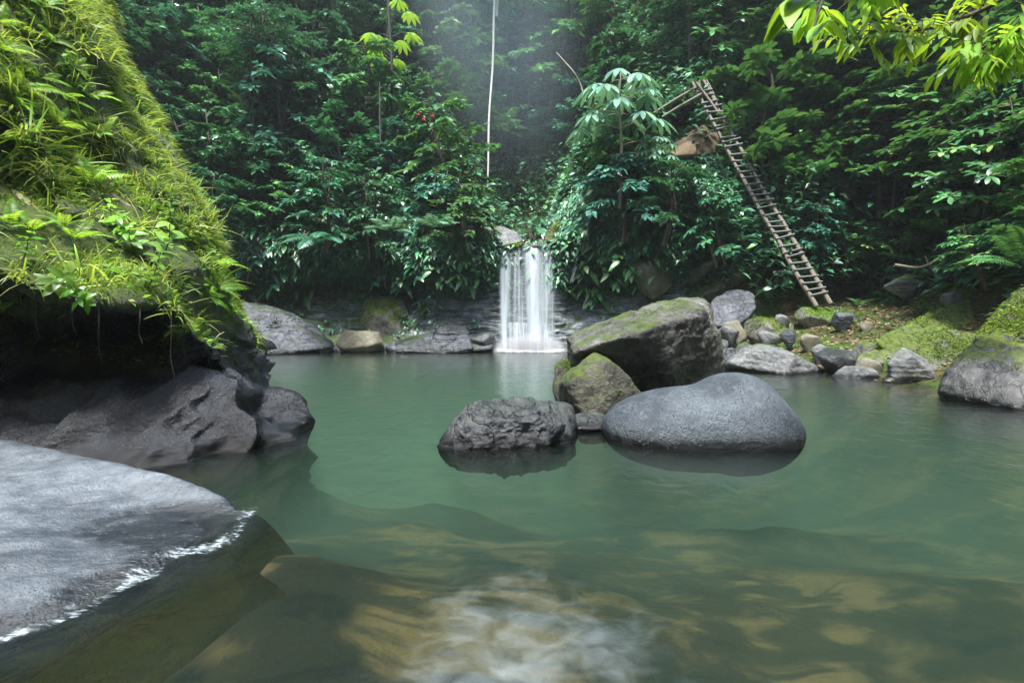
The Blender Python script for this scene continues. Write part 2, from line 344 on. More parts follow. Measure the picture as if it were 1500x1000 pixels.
Q = G.copy(); w = Q[..., 2] + .12 * Q[..., 0] * 0 + .25 * fbm(Q * .6, 3)
st = (w / .21) % 1.0; amp = .09 + .05 * vn(Q * .5)
near = np.exp(-((G[..., 0] - .55) / 1.1) ** 2)
G = G + Nn * (amp * (st ** 2 - .4) + .20 * fbm(Q * 1.1, 4) * (1 - .6 * near) + .07 * fbm(Q * np.array([2, 2, 9.]), 3))[..., None]
V, Fc = gridmesh(G); tag(obj('cliff', V, Fc, M['r_cliff']), kind='structure'); CLIFF = G; CLIFFN = Nn

def chit(px, py):
    D = CLIFF.reshape(-1, 3) - CAM; r = ray(px, py); t = D[:, 1]; e = np.abs(D[:, 0] - r[0] * t) + np.abs(D[:, 2] - r[2] * t)
    k = np.where(e < .06)[0]
    h = hit(px, py)
    if len(k):
        c = CLIFF.reshape(-1, 3)[k[np.argmin(t[k])]]
        if h is None or c[1] < h[1]: return c
    return h

# ------------------------------------------------------------------ water
def water_mat():
    m, nt, out = newmat('pool water'); q = N(nt); g = q.n('NewGeometry'); P = g.outputs['Position']
    v = q.mapping(P, (1, .8, 1)); n1 = q.noise(v, 6.5, 3, .5, .6); n2 = q.noise(P, 1.3, 2)
    b = q.bump(q.math('ADD', n1, n2), .22, .05)
    gl = q.n('BsdfGlossy'); gl.inputs['Roughness'].default_value = .14; q.link(b, gl.inputs['Normal'])
    tr = q.n('BsdfTransparent'); tr.inputs[0].default_value = (.95, .97, .95, 1)
    fr = q.n('Fresnel'); fr.inputs['IOR'].default_value = 1.33; q.link(b, fr.inputs['Normal'])
    mx = q.n('MixShader'); q.link(fr.outputs[0], mx.inputs[0]); q.link(tr.outputs[0], mx.inputs[1]); q.link(gl.outputs[0], mx.inputs[2])
    q.link(mx.outputs[0], out.inputs['Surface'])
    pv = q.n('VolumePrincipled'); pv.inputs['Color'].default_value = (.066, .114, .086, 1); pv.inputs['Density'].default_value = .62
    pv.inputs['Absorption Color'].default_value = (.42, .55, .44, 1); pv.inputs['Anisotropy'].default_value = 0.
    q.link(pv.outputs[0], out.inputs['Volume']); return m
bm = bmesh.new(); x0, x1, y0, y1, zb = -12, 10, -8, 17.4, -3.2
vs = [bm.verts.new(p) for p in [(x0,y0,0),(x1,y0,0),(x1,y1,0),(x0,y1,0),(x0,y0,zb),(x1,y0,zb),(x1,y1,zb),(x0,y1,zb)]]
for f in [(0,1,2,3),(7,6,5,4),(0,4,5,1),(1,5,6,2),(2,6,7,3),(3,7,4,0)]: bm.faces.new([vs[i] for i in f])
me = bpy.data.meshes.new('pool_water'); bm.to_mesh(me); bm.free(); me.materials.append(water_mat())
tag(obj('pool_water', None, None, None, me=me), kind='structure')

def fall_mat(name, dens, scale=9., lo=.42, hi=.7):
    m, nt, out = newmat(name); q = N(nt); tc = q.n('TexCoord'); uv = tc.outputs['Object']
    v = q.mapping(uv, (scale, .5, .16)); n1 = q.noise(v, 1., 5, .62, .15); v2 = q.mapping(uv, (scale * 4, 1, .5)); n2 = q.noise(v2, 1., 3)
    f = q.math('MULTIPLY', q.rng(q.math('ADD', q.math('MULTIPLY', n1, .75), q.math('MULTIPLY', n2, .25)), lo, hi), dens)
    at_ = q.n('Attribute'); at_.attribute_name = 'edge'; f = q.math('MULTIPLY', f, at_.outputs['Fac'], clamp=True)
    d = q.n('BsdfDiffuse'); d.inputs[0].default_value = (.80, .90, .96, 1); t = q.n('BsdfTranslucent'); t.inputs[0].default_value = (.86, .9, .93, 1)
    a = q.n('MixShader'); a.inputs[0].default_value = .5; q.link(d.outputs[0], a.inputs[1]); q.link(t.outputs[0], a.inputs[2])
    tr = q.n('BsdfTransparent'); b = q.n('MixShader'); q.link(f, b.inputs[0]); q.link(tr.outputs[0], b.inputs[1]); q.link(a.outputs[0], b.inputs[2])
    q.link(b.outputs[0], out.inputs[0]); return m
def edge_attr(o, E):
    a = o.data.attributes.new('edge', 'FLOAT', 'POINT'); a.data.foreach_set('value', np.ascontiguousarray(E.ravel(), dtype=np.float32))
wf = empty('waterfall', (.55, 16.1, 0)); tag(wf, 'silky white waterfall dropping over the rock lip into the pool', 'waterfall')
def sheet(name, xa, xb, zt, out, dens, seed, flare=.0, lo=.42, hi=.7, sc=9.):
    nu, nv = 90, 70; u = np.linspace(0, 1, nu)[None]; v = np.linspace(0, 1, nv)[:, None]
    xx = xa + (xb - xa) * u; cx = (xa + xb) / 2; xx = cx + (xx - cx) * (1 + flare * v ** 1.5)
    z = zt * (1 - v ** 1.25) + 0 * u; z = z - .03
    y = 16.55 - out * np.sqrt(v + .0001) + .10 * fbm(np.stack([xx * 2.2 + seed, v + 0 * u, 0 * xx], -1), 3) + 0 * z
    z = z + .04 * fbm(np.stack([xx * 4, 0 * xx, 0 * xx + seed], -1), 2) * (1 - v)
    P = np.stack([xx - .55, y - 16.1, z], -1); V, f = gridmesh(P)
    o = obj(name, V, f, fall_mat(name.replace('_', ' '), dens, sc, lo, hi), wf)
    e = sst(0, .4, u) * sst(0, .4, 1 - u) * (.35 + .65 * sst(0, .06, v)) * (1 + 0 * v)
    edge_attr(o, e); return o
sheet('water_veil', -.46, 1.50, 3.40, .62, .7, 0, .12, .34, .78, 3)
sheet('water_veil', -.40, 1.40, 3.37, .50, .5, 5, .10, .34, .78, 2)
sheet('water_strand', .26, 1.06, 3.42, .74, .8, 9, .14, .22, .72, 2)
sheet('water_strand', .44, .90, 3.43, .80, .75, 33, .2, .2, .65, 2)
sheet('water_strand', -.40, -.06, 3.38, .66, .85, 3, .35, .26, .7, 3)
sheet('water_strand', .02, .40, 3.40, .7, .6, 13, .3, .36, .68, 4)
sheet('water_strand', .95, 1.36, 3.38, .64, .6, 19, .3, .36, .70, 4)
for k, (xa, xb, z0, o) in enumerate([(-.55, 1.6, .95, .95), (-.6, 1.65, .45, 1.1)]):
    sheet('cascade', xa, xb, z0, o, .75, 41 + k, .08, .40, .66, 6)
# skirt of spray at the foot: soft rounded mound of white water
def foam_mat():
    m, nt, out = newmat('white water spray'); q = N(nt); pv = q.n('VolumePrincipled')
    pv.inputs['Color'].default_value = (.95, .97, 1, 1); tc = q.n('TexCoord'); s = q.n('SeparateXYZ'); q.link(tc.outputs['Object'], s.inputs[0])
    ln = q.n('VectorMath'); ln.operation = 'LENGTH'; q.link(tc.outputs['Object'], ln.inputs[0])
    q.set(pv.inputs['Density'], q.math('MULTIPLY', q.rng(ln.outputs['Value'], .0, 1., 1, 0), 9.)); q.link(pv.outputs[0], out.inputs['Volume']); return m
bm = bmesh.new(); bmesh.ops.create_icosphere(bm, subdivisions=3, radius=1); me = bpy.data.meshes.new('spray'); bm.to_mesh(me); bm.free(); me.materials.append(foam_mat())
sp = obj('spray', None, None, None, wf, me=me); sp.location = (0.02, -.25, .04); sp.scale = (1.4, .65, .6)
# white water ring on the surface
def foamring_mat():
    m, nt, out = newmat('white foam'); q = N(nt); g = q.n('NewGeometry'); n1 = q.noise(g.outputs['Position'], 7, 5)
    at_ = q.n('Attribute'); at_.attribute_name = 'edge'; f = q.math('MULTIPLY', at_.outputs['Fac'], q.rng(n1, .2, .5), clamp=True)
    d = q.n('BsdfDiffuse'); d.inputs[0].default_value = (.88, .92, .94, 1); tr = q.n('BsdfTransparent'); b = q.n('MixShader')
    q.link(f, b.inputs[0]); q.link(tr.outputs[0], b.inputs[1]); q.link(d.outputs[0], b.inputs[2]); q.link(b.outputs[0], out.inputs[0]); return m
u = np.linspace(0, 1, 60)[None]; v = np.linspace(0, 1, 14)[:, None]
P = np.stack([-.62 + 2.35 * u + 0 * v - .55, 15.15 + 1.0 * v + .0 * u - 16.1, .012 + .10 * v + 0.02 * fbm(np.stack([u * 14 + 0 * v, v * 4 + 0 * u, 0 * u * v], -1), 2)], -1)
V, f = gridmesh(P); o = obj('foam', V, f, foamring_mat(), wf); edge_attr(o, sst(0, .2, u) * sst(0, .2, 1 - u) * sst(0, .75, v) * 1.0)

# ------------------------------------------------------------------ rocks
_ico = {}
def ico(n):
    if n not in _ico:
        bm = bmesh.new(); bmesh.ops.create_icosphere(bm, subdivisions=n, radius=1); bm.verts.ensure_lookup_table()
        V = np.array([v.co[:] for v in bm.verts]); f = np.array([[v.index for v in t.verts] for t in bm.faces]); bm.free(); _ico[n] = (V, f)
    return _ico[n]
def hull_planes(pts):
    bm = bmesh.new()
    for p in pts: bm.verts.new(p)
    bmesh.ops.convex_hull(bm, input=bm.verts[:]); bm.normal_update()
    r = [(np.array(f.normal[:]), np.array(f.verts[0].co[:])) for f in bm.faces]; bm.free(); return r
def hullrock(name, pts, mat, n=6, soft=14., noise_=(.05, 2.), crag=0., strat=0., sdir=(0, 0, 1), seed=0, parent=None, seal=True):
    pts = np.asarray(pts, float); c = pts.mean(0); pl = hull_planes(pts - c); D, f = ico(n)
    inv = np.full((len(D), len(pl)), 0.0)
    for k, (nn, p) in enumerate(pl):
        dd = max(abs(float(nn @ p)), 1e-3); nn = nn if nn @ p > 0 else -nn; inv[:, k] = np.maximum(0, D @ nn / dd)
    rr = 1 / np.maximum((inv ** soft).sum(1) ** (1 / soft), 1e-6)
    V = D * rr[:, None]; W = V + c
    e = 1e-3
    disp = noise_[0] * fbm(W * noise_[1] + seed, 6)
    if crag: disp = disp + crag * (fbm(W * 3.1 + seed + 5, 5, True) * .6 + fbm(W * 8 + seed, 4, True) * .4 - .2)
    if strat:
        s = (W @ norm(np.array(sdir, float))) + .12 * fbm(W * 1.5 + seed, 3); disp = disp + strat * ((((s / .085) % 1) ** 2) - .4) + strat * .9 * fbm(np.stack([s * 22, W[:, 0], W[:, 1]], -1), 3)
    V = V + D * disp[:, None]
    return obj(name, V, f, mat, parent, loc=c)

B = at
# foreground shapes in the pool
big = [B(824,503,5.5),B(826,535,5.5),B(836,518,5.15),B(930,487,4.95),B(1030,458,5.5),B(826,494,5.95),B(985,433,6.5),B(1036,439,6.6),B(1044,478,6.2),B(1062,520,6.2),B(1060,556,6.2),
       B(1010,585,5.95),B(935,575,5.65),B(862,560,5.5),B(850,560,6.4),B(1040,550,7.0),B(1040,470,7.0)]
o = hullrock('boulder', big, M['r_big'], 7, 22, (.12, 1.6), .06, .006, (-.35, .1, 1), 3); tag(o, 'largest tilted boulder with pale flat top and moss, resting on two others', 'boulder')
mid = [B(818,585,5.2),B(822,555,5.15),B(868,513,5.1),B(895,528,5.0),B(941,572,5.1),B(940,600,5.2),B(885,614,4.85),B(850,606,4.8),B(835,560,4.8),B(868,524,5.6),B(830,560,5.8),B(930,590,5.8),B(880,640,5.2),B(830,620,5.2)]
o = hullrock('boulder', mid, M['r_mossy'], 6, 20, (.05, 3), .04, .0, seed=8); tag(o, 'pointed mossy boulder wedged under the largest tilted boulder', 'boulder')
o = hullrock('boulder', [B(808,575,5.6),B(812,545,5.6),B(826,525,5.7),B(845,530,5.8),B(850,580,5.6),B(820,595,5.5),B(815,540,6.2),B(850,560,6.3),B(830,620,5.8)], M['r_mossy'], 5, 16, (.05, 3), .04, seed=12)
tag(o, 'small mossy rock half hidden behind the pointed boulder, left side', 'rock')
o = hullrock('boulder', [B(640,650,4.15),B(655,622,4.2),B(695,588,4.25),B(735,581,4.3),B(800,580,4.4),B(835,592,4.5),B(850,622,4.45),B(845,640,4.3),B(790,655,4.0),B(700,664,3.88),B(650,660,3.98),B(700,600,4.0),
     B(790,600,4.05),B(680,610,4.7),B(830,600,4.9),B(750,700,4.2),B(660,690,4.2),B(840,680,4.4)], M['r_dark'], 7, 20, (.05, 3), .075, seed=31)
tag(o, 'craggy dark wet boulder low in the water, leftmost of the cluster', 'boulder')
o = hullrock('boulder', [B(836,608,4.75),B(850,602,4.8),B(885,604,4.85),B(900,615,4.8),B(880,628,4.5),B(840,626,4.5),B(850,650,4.6),B(890,650,4.8)], M['r_dark'], 5, 12, (.03, 4), .02, seed=41)
tag(o, 'small low black wet rock between the craggy and round boulders', 'rock')
def lobes(name, L, mat, n=7):
    c = np.mean([l[0] for l in L], axis=0); D, f = ico(n); rr = []
    for ce, ra in L:
        o = (c - ce) / ra; d = D / ra; a = (d * d).sum(1); b = (d @ o); cc = o @ o - 1; disc = np.maximum(b * b - a * cc, 0); rr.append(np.maximum((-b + np.sqrt(disc)) / a, .01))
    rr = np.array(rr); r = (rr ** 5).sum(0) ** (1 / 5.) * .95
    V = D * r[:, None]; W_ = V + c; e0, e1 = B(1062,566,4.3), B(1150,650,4.15); tt = np.clip((W_ - e0) @ (e1 - e0) / ((e1 - e0) @ (e1 - e0)), 0, 1); V = V - D * (.055 * np.exp(-(np.linalg.norm(W_ - e0 - tt[:, None] * (e1 - e0), axis=1) / .09) ** 2))[:, None]; V = V + D * (.022 * fbm((V + c) * 2.5, 4) + .004 * fbm((V + c) * 14, 3))[:, None]
    return obj(name, V, f, mat, loc=c)
c1 = B(978, 628, 4.42); c2 = B(1078, 618, 4.62)
o = lobes('boulder', [(c1, np.array([.60, .5, .31])), (B(1030, 625, 4.5), np.array([.62, .58, .38])), (c2, np.array([.42, .58, .46])), (B(1110, 640, 4.25), np.array([.30, .28, .2]))], M['r_round']); tag(o, 'smooth round grey boulder with a crease, right of the cluster', 'boulder')

# left slab
rows = [
 [(-420,640,4.2),(-150,655,4.1),(0,672,3.9),(130,700,3.6),(250,735,3.3),(330,752,3.0),(374,760,2.75)],
 [(-420,590,3.5),(-150,622,3.35),(0,646,3.2),(130,672,3.08),(250,701,2.92),(330,726,2.78),(366,748,2.68)],
 [(-420,660,2.8),(-150,680,2.75),(0,695,2.72),(120,715,2.68),(210,735,2.65),(290,752,2.6),(362,752,2.60)],
 [(-420,740,2.3),(-150,745,2.3),(0,762,2.27),(100,780,2.27),(170,787,2.27),(250,782,2.33),(350,762,2.52)],
 [(-420,800,1.95),(-150,790,1.98),(0,800,2.0),(80,812,2.0),(150,815,2.02),(225,805,2.12),(335,775,2.41)],
 [(-420,870,1.66),(-150,860,1.68),(0,872,1.7),(70,870,1.74),(135,856,1.85),(210,836,1.97),(325,788,2.33)],
 [(-420,1010,1.36),(-150,985,1.42),(0,945,1.55),(80,912,1.66),(150,880,1.80),(220,848,1.96),(330,800,2.25)]]
C = ATS(rows); low = C[-1:].copy(); low[..., 2] = -.10; low[..., 0] += .12; low[..., 1] -= .08; lowb = low.copy(); lowb[..., 2] = -.34; lowb[..., 0] += .22; lowb[..., 1] -= .12; low2 = low.copy(); low2[..., 2] = -.85; low2[..., 0] += .6; low2[..., 1] -= .3; low[..., 1] += .0; C[0, :, 2] -= .35; C[-1, :, 2] -= .022; C[-2, :, 2] -= .012; C[1:, -1, 2] -= .02; C[1:, -1, 0] -= .05; C[1:, -2, 0] -= .02
C = np.concatenate([C, low, lowb, low2]); tip = C[:, -1:].copy(); tip[..., 0] += .14; tip[..., 2] = np.minimum(tip[..., 2] - .06, -.07); tipb = tip.copy(); tipb[..., 0] += .2; tipb[..., 2] = np.minimum(tip[..., 2] - .2, -.34); tip2 = tip.copy(); tip2[..., 0] += .6; tip2[..., 2] = -.9; C = np.concatenate([C, tip, tipb, tip2], 1)
G = catmull(catmull(C, 320, 0), 460, 1); Nn = gnormals(G)
if Nn[150, 200, 2] < 0: Nn = -Nn
Q = G.copy(); rot = np.stack([Q[..., 0] * .8 + Q[..., 1] * .5, (-Q[..., 0] * .5 + Q[..., 1] * .9) * 4.2, Q[..., 2] * 3], -1)
dz = (.045 * fbm(rot * 1.0, 4) + .010 * fbm(rot * 4, 4)) * sst(0, .12, Q[..., 2] + .02) + .009 * fbm(Q * 5, 5) + .004 * fbm(rot * 14, 3)
G[..., 2] += dz; V, f = gridmesh(G); SLAB = G
o = obj('rock_slab', V, f, M['r_slab']); tag(o, 'broad smooth pale grey rock slab sloping into the water, nearest the viewer', 'rock')

# left bank
rows = [
 [(-100,-420,9),(60,-200,9),(150,-30,9),(210,110,8.6),(262,215,8.4),(325,335,8.2),(385,512,8.0)],
 [(-110,-360,5.4),(50,-110,5.4),(118,10,5.4),(180,140,5.4),(245,225,5.5),(308,322,5.6),(368,492,6.3)],
 [(-200,-200,4.4),(-20,0,4.4),(60,115,4.6),(145,225,4.8),(215,285,4.95),(288,352,5.05),(345,500,5.5)],
 [(-250,-20,3.8),(-60,120,3.85),(30,185,4.0),(105,285,4.15),(190,342,4.35),(270,400,4.5),(328,535,4.95)],
 [(-250,60,4.1),(-60,190,4.2),(30,235,4.25),(105,310,4.2),(190,365,4.3),(268,420,4.45),(326,545,4.9)],
 [(-300,200,3.4),(-80,320,3.5),(20,365,3.6),(105,405,3.7),(185,420,3.85),(265,440,4.05),(318,560,4.6)],
 [(-300,260,3.3),(-80,385,3.4),(20,420,3.55),(105,445,3.65),(190,455,3.85),(268,470,4.1),(318,572,4.55)],
 [(-300,330,5.4),(-80,440,5.8),(20,470,5.8),(105,490,5.7),(185,500,5.5),(262,500,5.1),(322,580,4.75)],
 [(-300,480,5.8),(-80,520,5.9),(20,540,5.8),(105,550,5.4),(190,558,4.8),(270,562,4.3),(350,588,4.65)],
 [(-300,560,4.0),(-80,590,4.0),(20,600,4.0),(110,602,3.98),(200,592,3.95),(290,592,4.05),(388,598,4.85)],
 [(-300,690,3.7),(-80,690,3.6),(20,690,3.5),(120,690,3.48),(215,688,3.45),(325,658,3.9),(425,634,4.55)]]
rows = [[(p[0] - (20 if (j >= 3 and i <= 5) else 0), p[1], p[2]) for j, p in enumerate(rw)] for i, rw in enumerate(rows)]
C = ATS(rows); low = C[-1:].copy(); low[..., 2] = -.7; low[..., 1] -= .15; low[..., 0] += .1
C = np.concatenate([C, low])
wrap = C[:, -1:].copy()
wr = ATS([[(392,516,9)],[(388,514,8.2)],[(386,518,7.9)],[(386,524,7.6)],[(386,530,7.5)],[(388,540,7.3)],[(390,550,7.1)],[(392,556,6.9)],[(398,566,6.7)],[(404,576,6.5)],[(412,590,6.15)],[(412,590,6.15)]])
wr[-1, 0, 2] = -.7; C = np.concatenate([C, wr], 1)
G = catmull(catmull(C, 420, 0), 520, 1); Nn = gnormals(G)
if Nn[80, 250, 2] < 0: Nn = -Nn
Q = G.copy(); hi = sst(.55, 1.2, Q[..., 2])
rot = np.stack([Q[..., 0] * .9 + Q[..., 2] * .9, Q[..., 1] * .9, (Q[..., 2] * .9 - Q[..., 0] * .9) * 1.0], -1)
dis = (.07 + .17 * hi) * fbm(Q * 1.3 + 3, 5) + .05 * fbm(Q * 5, 4) * hi + (1 - hi) * (.22 * fbm(rot * np.array([.55, 1.5, 1.9]) + 9, 3, True) + .006 * fbm(Q * 9, 4))
G = G + Nn * dis[..., None]; V, f = gridmesh(G); BANK = G; BANKN = Nn
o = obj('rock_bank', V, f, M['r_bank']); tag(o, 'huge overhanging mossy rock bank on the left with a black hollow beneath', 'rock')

# shore rocks: fitted to the box they take in the picture, standing on the ground
def shore(px0, px1, pt, pb, Yd, mat, label, seed, cat_='rock', n=5, soft=26, crag=.03, strat=0., flat=1., tilt=0., depth=None, name='rock', no=.05):
    r = rs(seed); a = B(px0, pb, Yd); b = B(px1, pb, Yd); w = (b[0] - a[0]) / 2; zt = B(px0, pt, Yd)[2]; zb = a[2]; c = (a + b) / 2
    dp = depth or w * .9; hh = zt - zb; pts = []
    for k in range(15):
        d = norm(r.normal(size=3)); q = np.array([d[0] * w * 1.08, d[1] * dp, d[2]])
        z = (zb + zt) / 2 - .1 * hh + d[2] * hh * .62
        z += tilt * q[0]; pts.append([c[0] + q[0], c[1] + dp * .8 + q[1], z])
    pts = np.array(pts); pts[:, 2] += zt - pts[:, 2].max()
    k = (b[0] - a[0]) / (np.ptp(pts[:, 0])); pts[:, 0] = a[0] + (pts[:, 0] - pts[:, 0].min()) * k
    pts = np.concatenate([pts, [[c[0], c[1] + dp * .5, zb - .3]]])
    o = hullrock(name, pts, mat, n, soft, (no * max(w, .2), 2.2 / max(w, .35)), crag * min(1, w * 1.5), strat, seed=seed)
    return tag(o, label, cat_)
S = shore
S(1088,1248,506,562,9.3,M['r_light'],'wide low pale veined rock at the water edge behind the round boulder',51,n=6,strat=.012,tilt=-.05)
S(1206,1272,511,546,9.35,M['r_dark'],'dark square-edged block between the pale shore rock and mossy slope',52,soft=30,crag=.01)
S(1238,1304,538,563,8.6,M['r_light'],'low pale stone touching the water below the dark block',53)
S(1300,1322,548,566,8.2,M['r_light'],'tiny pale stone in the water beside the white striped boulder',54)
S(1312,1384,508,570,8.0,M['r_light'],'upright pale boulder streaked with white at the right shore',55,n=6,strat=.008)
S(1262,1302,524,552,8.9,M['r_tan'],'rounded brown stone wedged behind the low pale stone',56)
def H_(pts, mat, label, seed, n=6, soft=18, no=(.10, 1.6), crag=.05, strat=0.):
    return tag(hullrock('rock', [B(*p) for p in pts], mat, n, soft, no, crag, strat, seed=seed), label, 'rock')
H_([(1320,566,8.3),(1326,532,8.4),(1368,484,8.9),(1400,478,9.1),(1440,490,9.2),(1445,560,8.2),(1380,575,8.1),(1350,540,9.6),(1440,500,9.9),(1380,640,8.6)], M['r_moss2'], 'mossy grey boulder behind the white streaked boulder', 57)
H_([(1226,546,9.3),(1250,522,9.5),(1300,484,9.9),(1370,452,10.2),(1462,420,10.5),(1500,440,10.2),(1480,520,9.3),(1340,552,9.0),(1240,556,9.1),(1280,520,11),(1400,450,12),(1500,420,12),(1350,640,9.6)], M['r_moss2'], 'long sloping rock cushioned with yellow moss above the right shore', 58, soft=14)
H_([(1036,472,13.2),(1042,440,13.4),(1068,424,13.6),(1104,428,13.5),(1110,452,13.2),(1085,474,12.9),(1050,480,12.9),(1070,440,14.2),(1100,470,14)], M['r_ledge'], 'dark blue grey rock with a shadowed underside left of the ladder', 68)
H_([(625,516,15.3),(632,492,15.5),(655,470,15.8),(684,476,15.8),(694,513,15.3),(660,520,15.1),(640,480,16.4),(690,490,16.4)], M['r_ledge'], 'layered grey rock left of the waterfall foot', 72, no=(.08, 1.5), strat=.03)
H_([(690,358,16.3),(702,340,16.6),(730,331,16.9),(757,338,16.8),(768,354,16.4),(735,362,16.1),(700,350,17.4),(755,345,17.4)], M['r_light'], 'pale rounded rock lip left of the notch above the waterfall', 87)
H_([(795,352,16.5),(803,332,16.8),(818,322,17.0),(835,330,16.9),(838,358,16.2),(815,360,16.1),(810,335,17.4),(835,340,17.4)], M['r_moss2'], 'mossy rock shoulder right of the notch above the waterfall', 88)
H_([(560,516,15.3),(590,498,15.6),(640,486,15.9),(700,492,15.9),(728,514,15.5),(640,520,15.0),(600,490,16.8),(720,490,16.8)], M['r_ledge'], 'low bluish wet ledge along the water left of the fall', 89, strat=.02)
H_([(340,480,14.8),(352,440,15.4),(400,452,15.6),(470,490,15.6),(500,514,15.3),(400,518,14.6),(340,516,14.5),(380,440,16.6),(460,470,16.8)], M['r_ledge'], 'dark blue rock apron sloping into the far left of the pool', 90, 6, no=(.22, 1.0), strat=.035, crag=.12)
H_([(1352,582,6.45),(1372,548,6.5),(1425,498,6.5),(1462,452,6.7),(1500,412,6.9),(1600,372,7),(1700,372,6.8),(1720,600,5.3),(1500,609,5.45),(1425,596,5.9),(1385,591,6.2),(1410,540,7.6),(1500,430,8),(1700,380,8),(1450,700,6.4),(1480,520,6.0),(1560,470,6.0)], M['r_edge'], 'largest dark rock at the right edge, moss on top and water at its foot', 59, 7, 14, (.16, 1.3), .06)
S(1098,1182,463,512,12.2,M['r_moss2'],'low rounded mound thick with green moss near the ladder foot',60)
S(1176,1240,448,482,12.6,M['r_moss2'],'mossy stone just in front of the ladder foot',61)
S(1225,1286,456,478,12.0,M['r_moss2'],'mossy flat stone right of the ladder foot with a dark gap below',62)
S(1055,1100,468,512,12.0,M['r_tan'],'mossy tan rock standing behind the largest boulder, near the ladder',63)
S(1058,1086,508,540,10.4,M['r_dark'],'dark angular stone between the largest boulder and the pale shore rock',64,soft=24)
S(1080,1112,500,524,11.0,M['r_cliff'],'small blue grey stone behind the pale shore rock',65)
S(1105,1150,503,518,10.8,M['r_cliff'],'flat grey stone lying behind the pale shore rock',66)
S(1046,1072,494,516,11.8,M['r_cliff'],'small grey stone right beside the largest boulder',67)
S(930,990,372,425,15.0,M['r_tan'],'pale brown bare rock face on the cliff above the largest boulder',69,n=6)
S(1118,1146,326,350,15.3,M['r_tan'],'pale brown rock knob behind the middle of the ladder',70)
S(488,560,484,522,15.3,M['r_tan'],'tan rounded rock at the far left water edge',71)
S(680,728,487,513,15.6,M['r_dark'],'low dark block beside the waterfall foot',73,soft=24)
S(500,620,432,512,16.4,M['r_moss2'],'green mossy mound at the foot of the left cliff',74,n=6,depth=1.)
S(1390,1425,425,446,10.4,M['r_light'],'flat pale stone lying in the leaf litter at right',75)
S(1310,1372,398,424,12.0,M['r_cliff'],'flat grey stone below the curved fallen branch',76)
S(1262,1300,500,528,9.6,M['r_moss2'],'small mossy stone under the long sloping rock',77)
S(400,480,492,516,15.2,M['r_cliff'],'low bluish rock shelf at the far left shore',78)
for k, (px, py, w, Yd, lb) in enumerate([(1128,498,16,11.2,'behind the pale shore rock, left of the litter'),(1160,492,12,11.4,'in the litter behind the pale shore rock'),(1190,500,14,11.0,'between litter and pale shore rock'),(1205,515,13,10.2,'left of the dark block'),(1288,534,12,9.0,'over the low pale stone'),(1306,562,10,8.1,'just left of the white streaked boulder'),
        (1074,488,14,11.9,'between the tan and grey rocks behind the largest boulder'),(1240,470,15,11.6,'in the leaf litter below the ladder'),(1275,480,11,11.2,'in the leaf litter above the sloping rock'),(1150,470,12,12.4,'on the litter beside the mossy mound'),(575,512,14,15.3,'at the far water edge under the mossy mound'),(470,512,12,15.2,'at the far left water edge')]):
    S(px - w, px + w, py - w * .9, py + w * .5, Yd, M[['r_light', 'r_ledge', 'r_tan'][k % 3]], 'small loose stone ' + lb, 700 + k, n=4)
# long leaning slabs on the right of the cliff
def slab(pts, mat, label, th=.35, seed=0, name='rock'):
    P = np.array([B(*p) for p in pts]); P2 = P + np.array([.1, .5, -th]); return tag(hullrock(name, np.concatenate([P, P2]), mat, 6, 22, (.05, 1.5), .02, .02, (-.4, 0, 1), seed), label, 'rock')
def gslab(pts, mat, label, seed, name='rock', out=.25, cat_='rock'):
    P = np.array([chit(*p) for p in pts]); c = P.mean(0); d = norm(c - CAM); mid = P * .5 + c * .5 - d * out
    return tag(hullrock(name, np.concatenate([P - d * .08, mid, P + d * .6]), mat, 6, 16, (.12, 1.2), .05, 0, seed=seed), label, cat_)
gslab([(985,415),(1000,398),(1060,368),(1122,343),(1130,358),(1070,388),(1010,424)], M['r_light'], 'long pale slanting rock ledge left of the ladder', 81, out=.7)
gslab([(990,452),(1010,428),(1060,400),(1118,376),(1125,395),(1070,428),(1040,442)], M['r_moss2'], 'mossy slanting ledge under the long pale ledge', 82, out=.5)
gslab([(1064,470),(1072,460),(1102,436),(1110,442),(1085,468)], M['r_light'], 'thin tilted slab of stone left of the mossy mound', 83, out=.08)
gslab([(1190,345),(1250,292),(1300,300),(1262,340),(1205,365)], M['r_tan'], 'brown earthy rock overhang right of the ladder', 84)
gslab([(950,245),(1000,188),(1045,160),(1080,205),(1062,250),(985,272)], M['soil'], 'bare brown earth patch on the slope left of the ladder top', 85, 'bare_earth', out=1.3, cat_='earth')
gslab([(1350,255),(1385,190),(1440,140),(1475,130),(1462,175),(1400,235)], M['soil'], 'bare brown earth face in the right thicket', 86, 'bare_earth', cat_='earth')

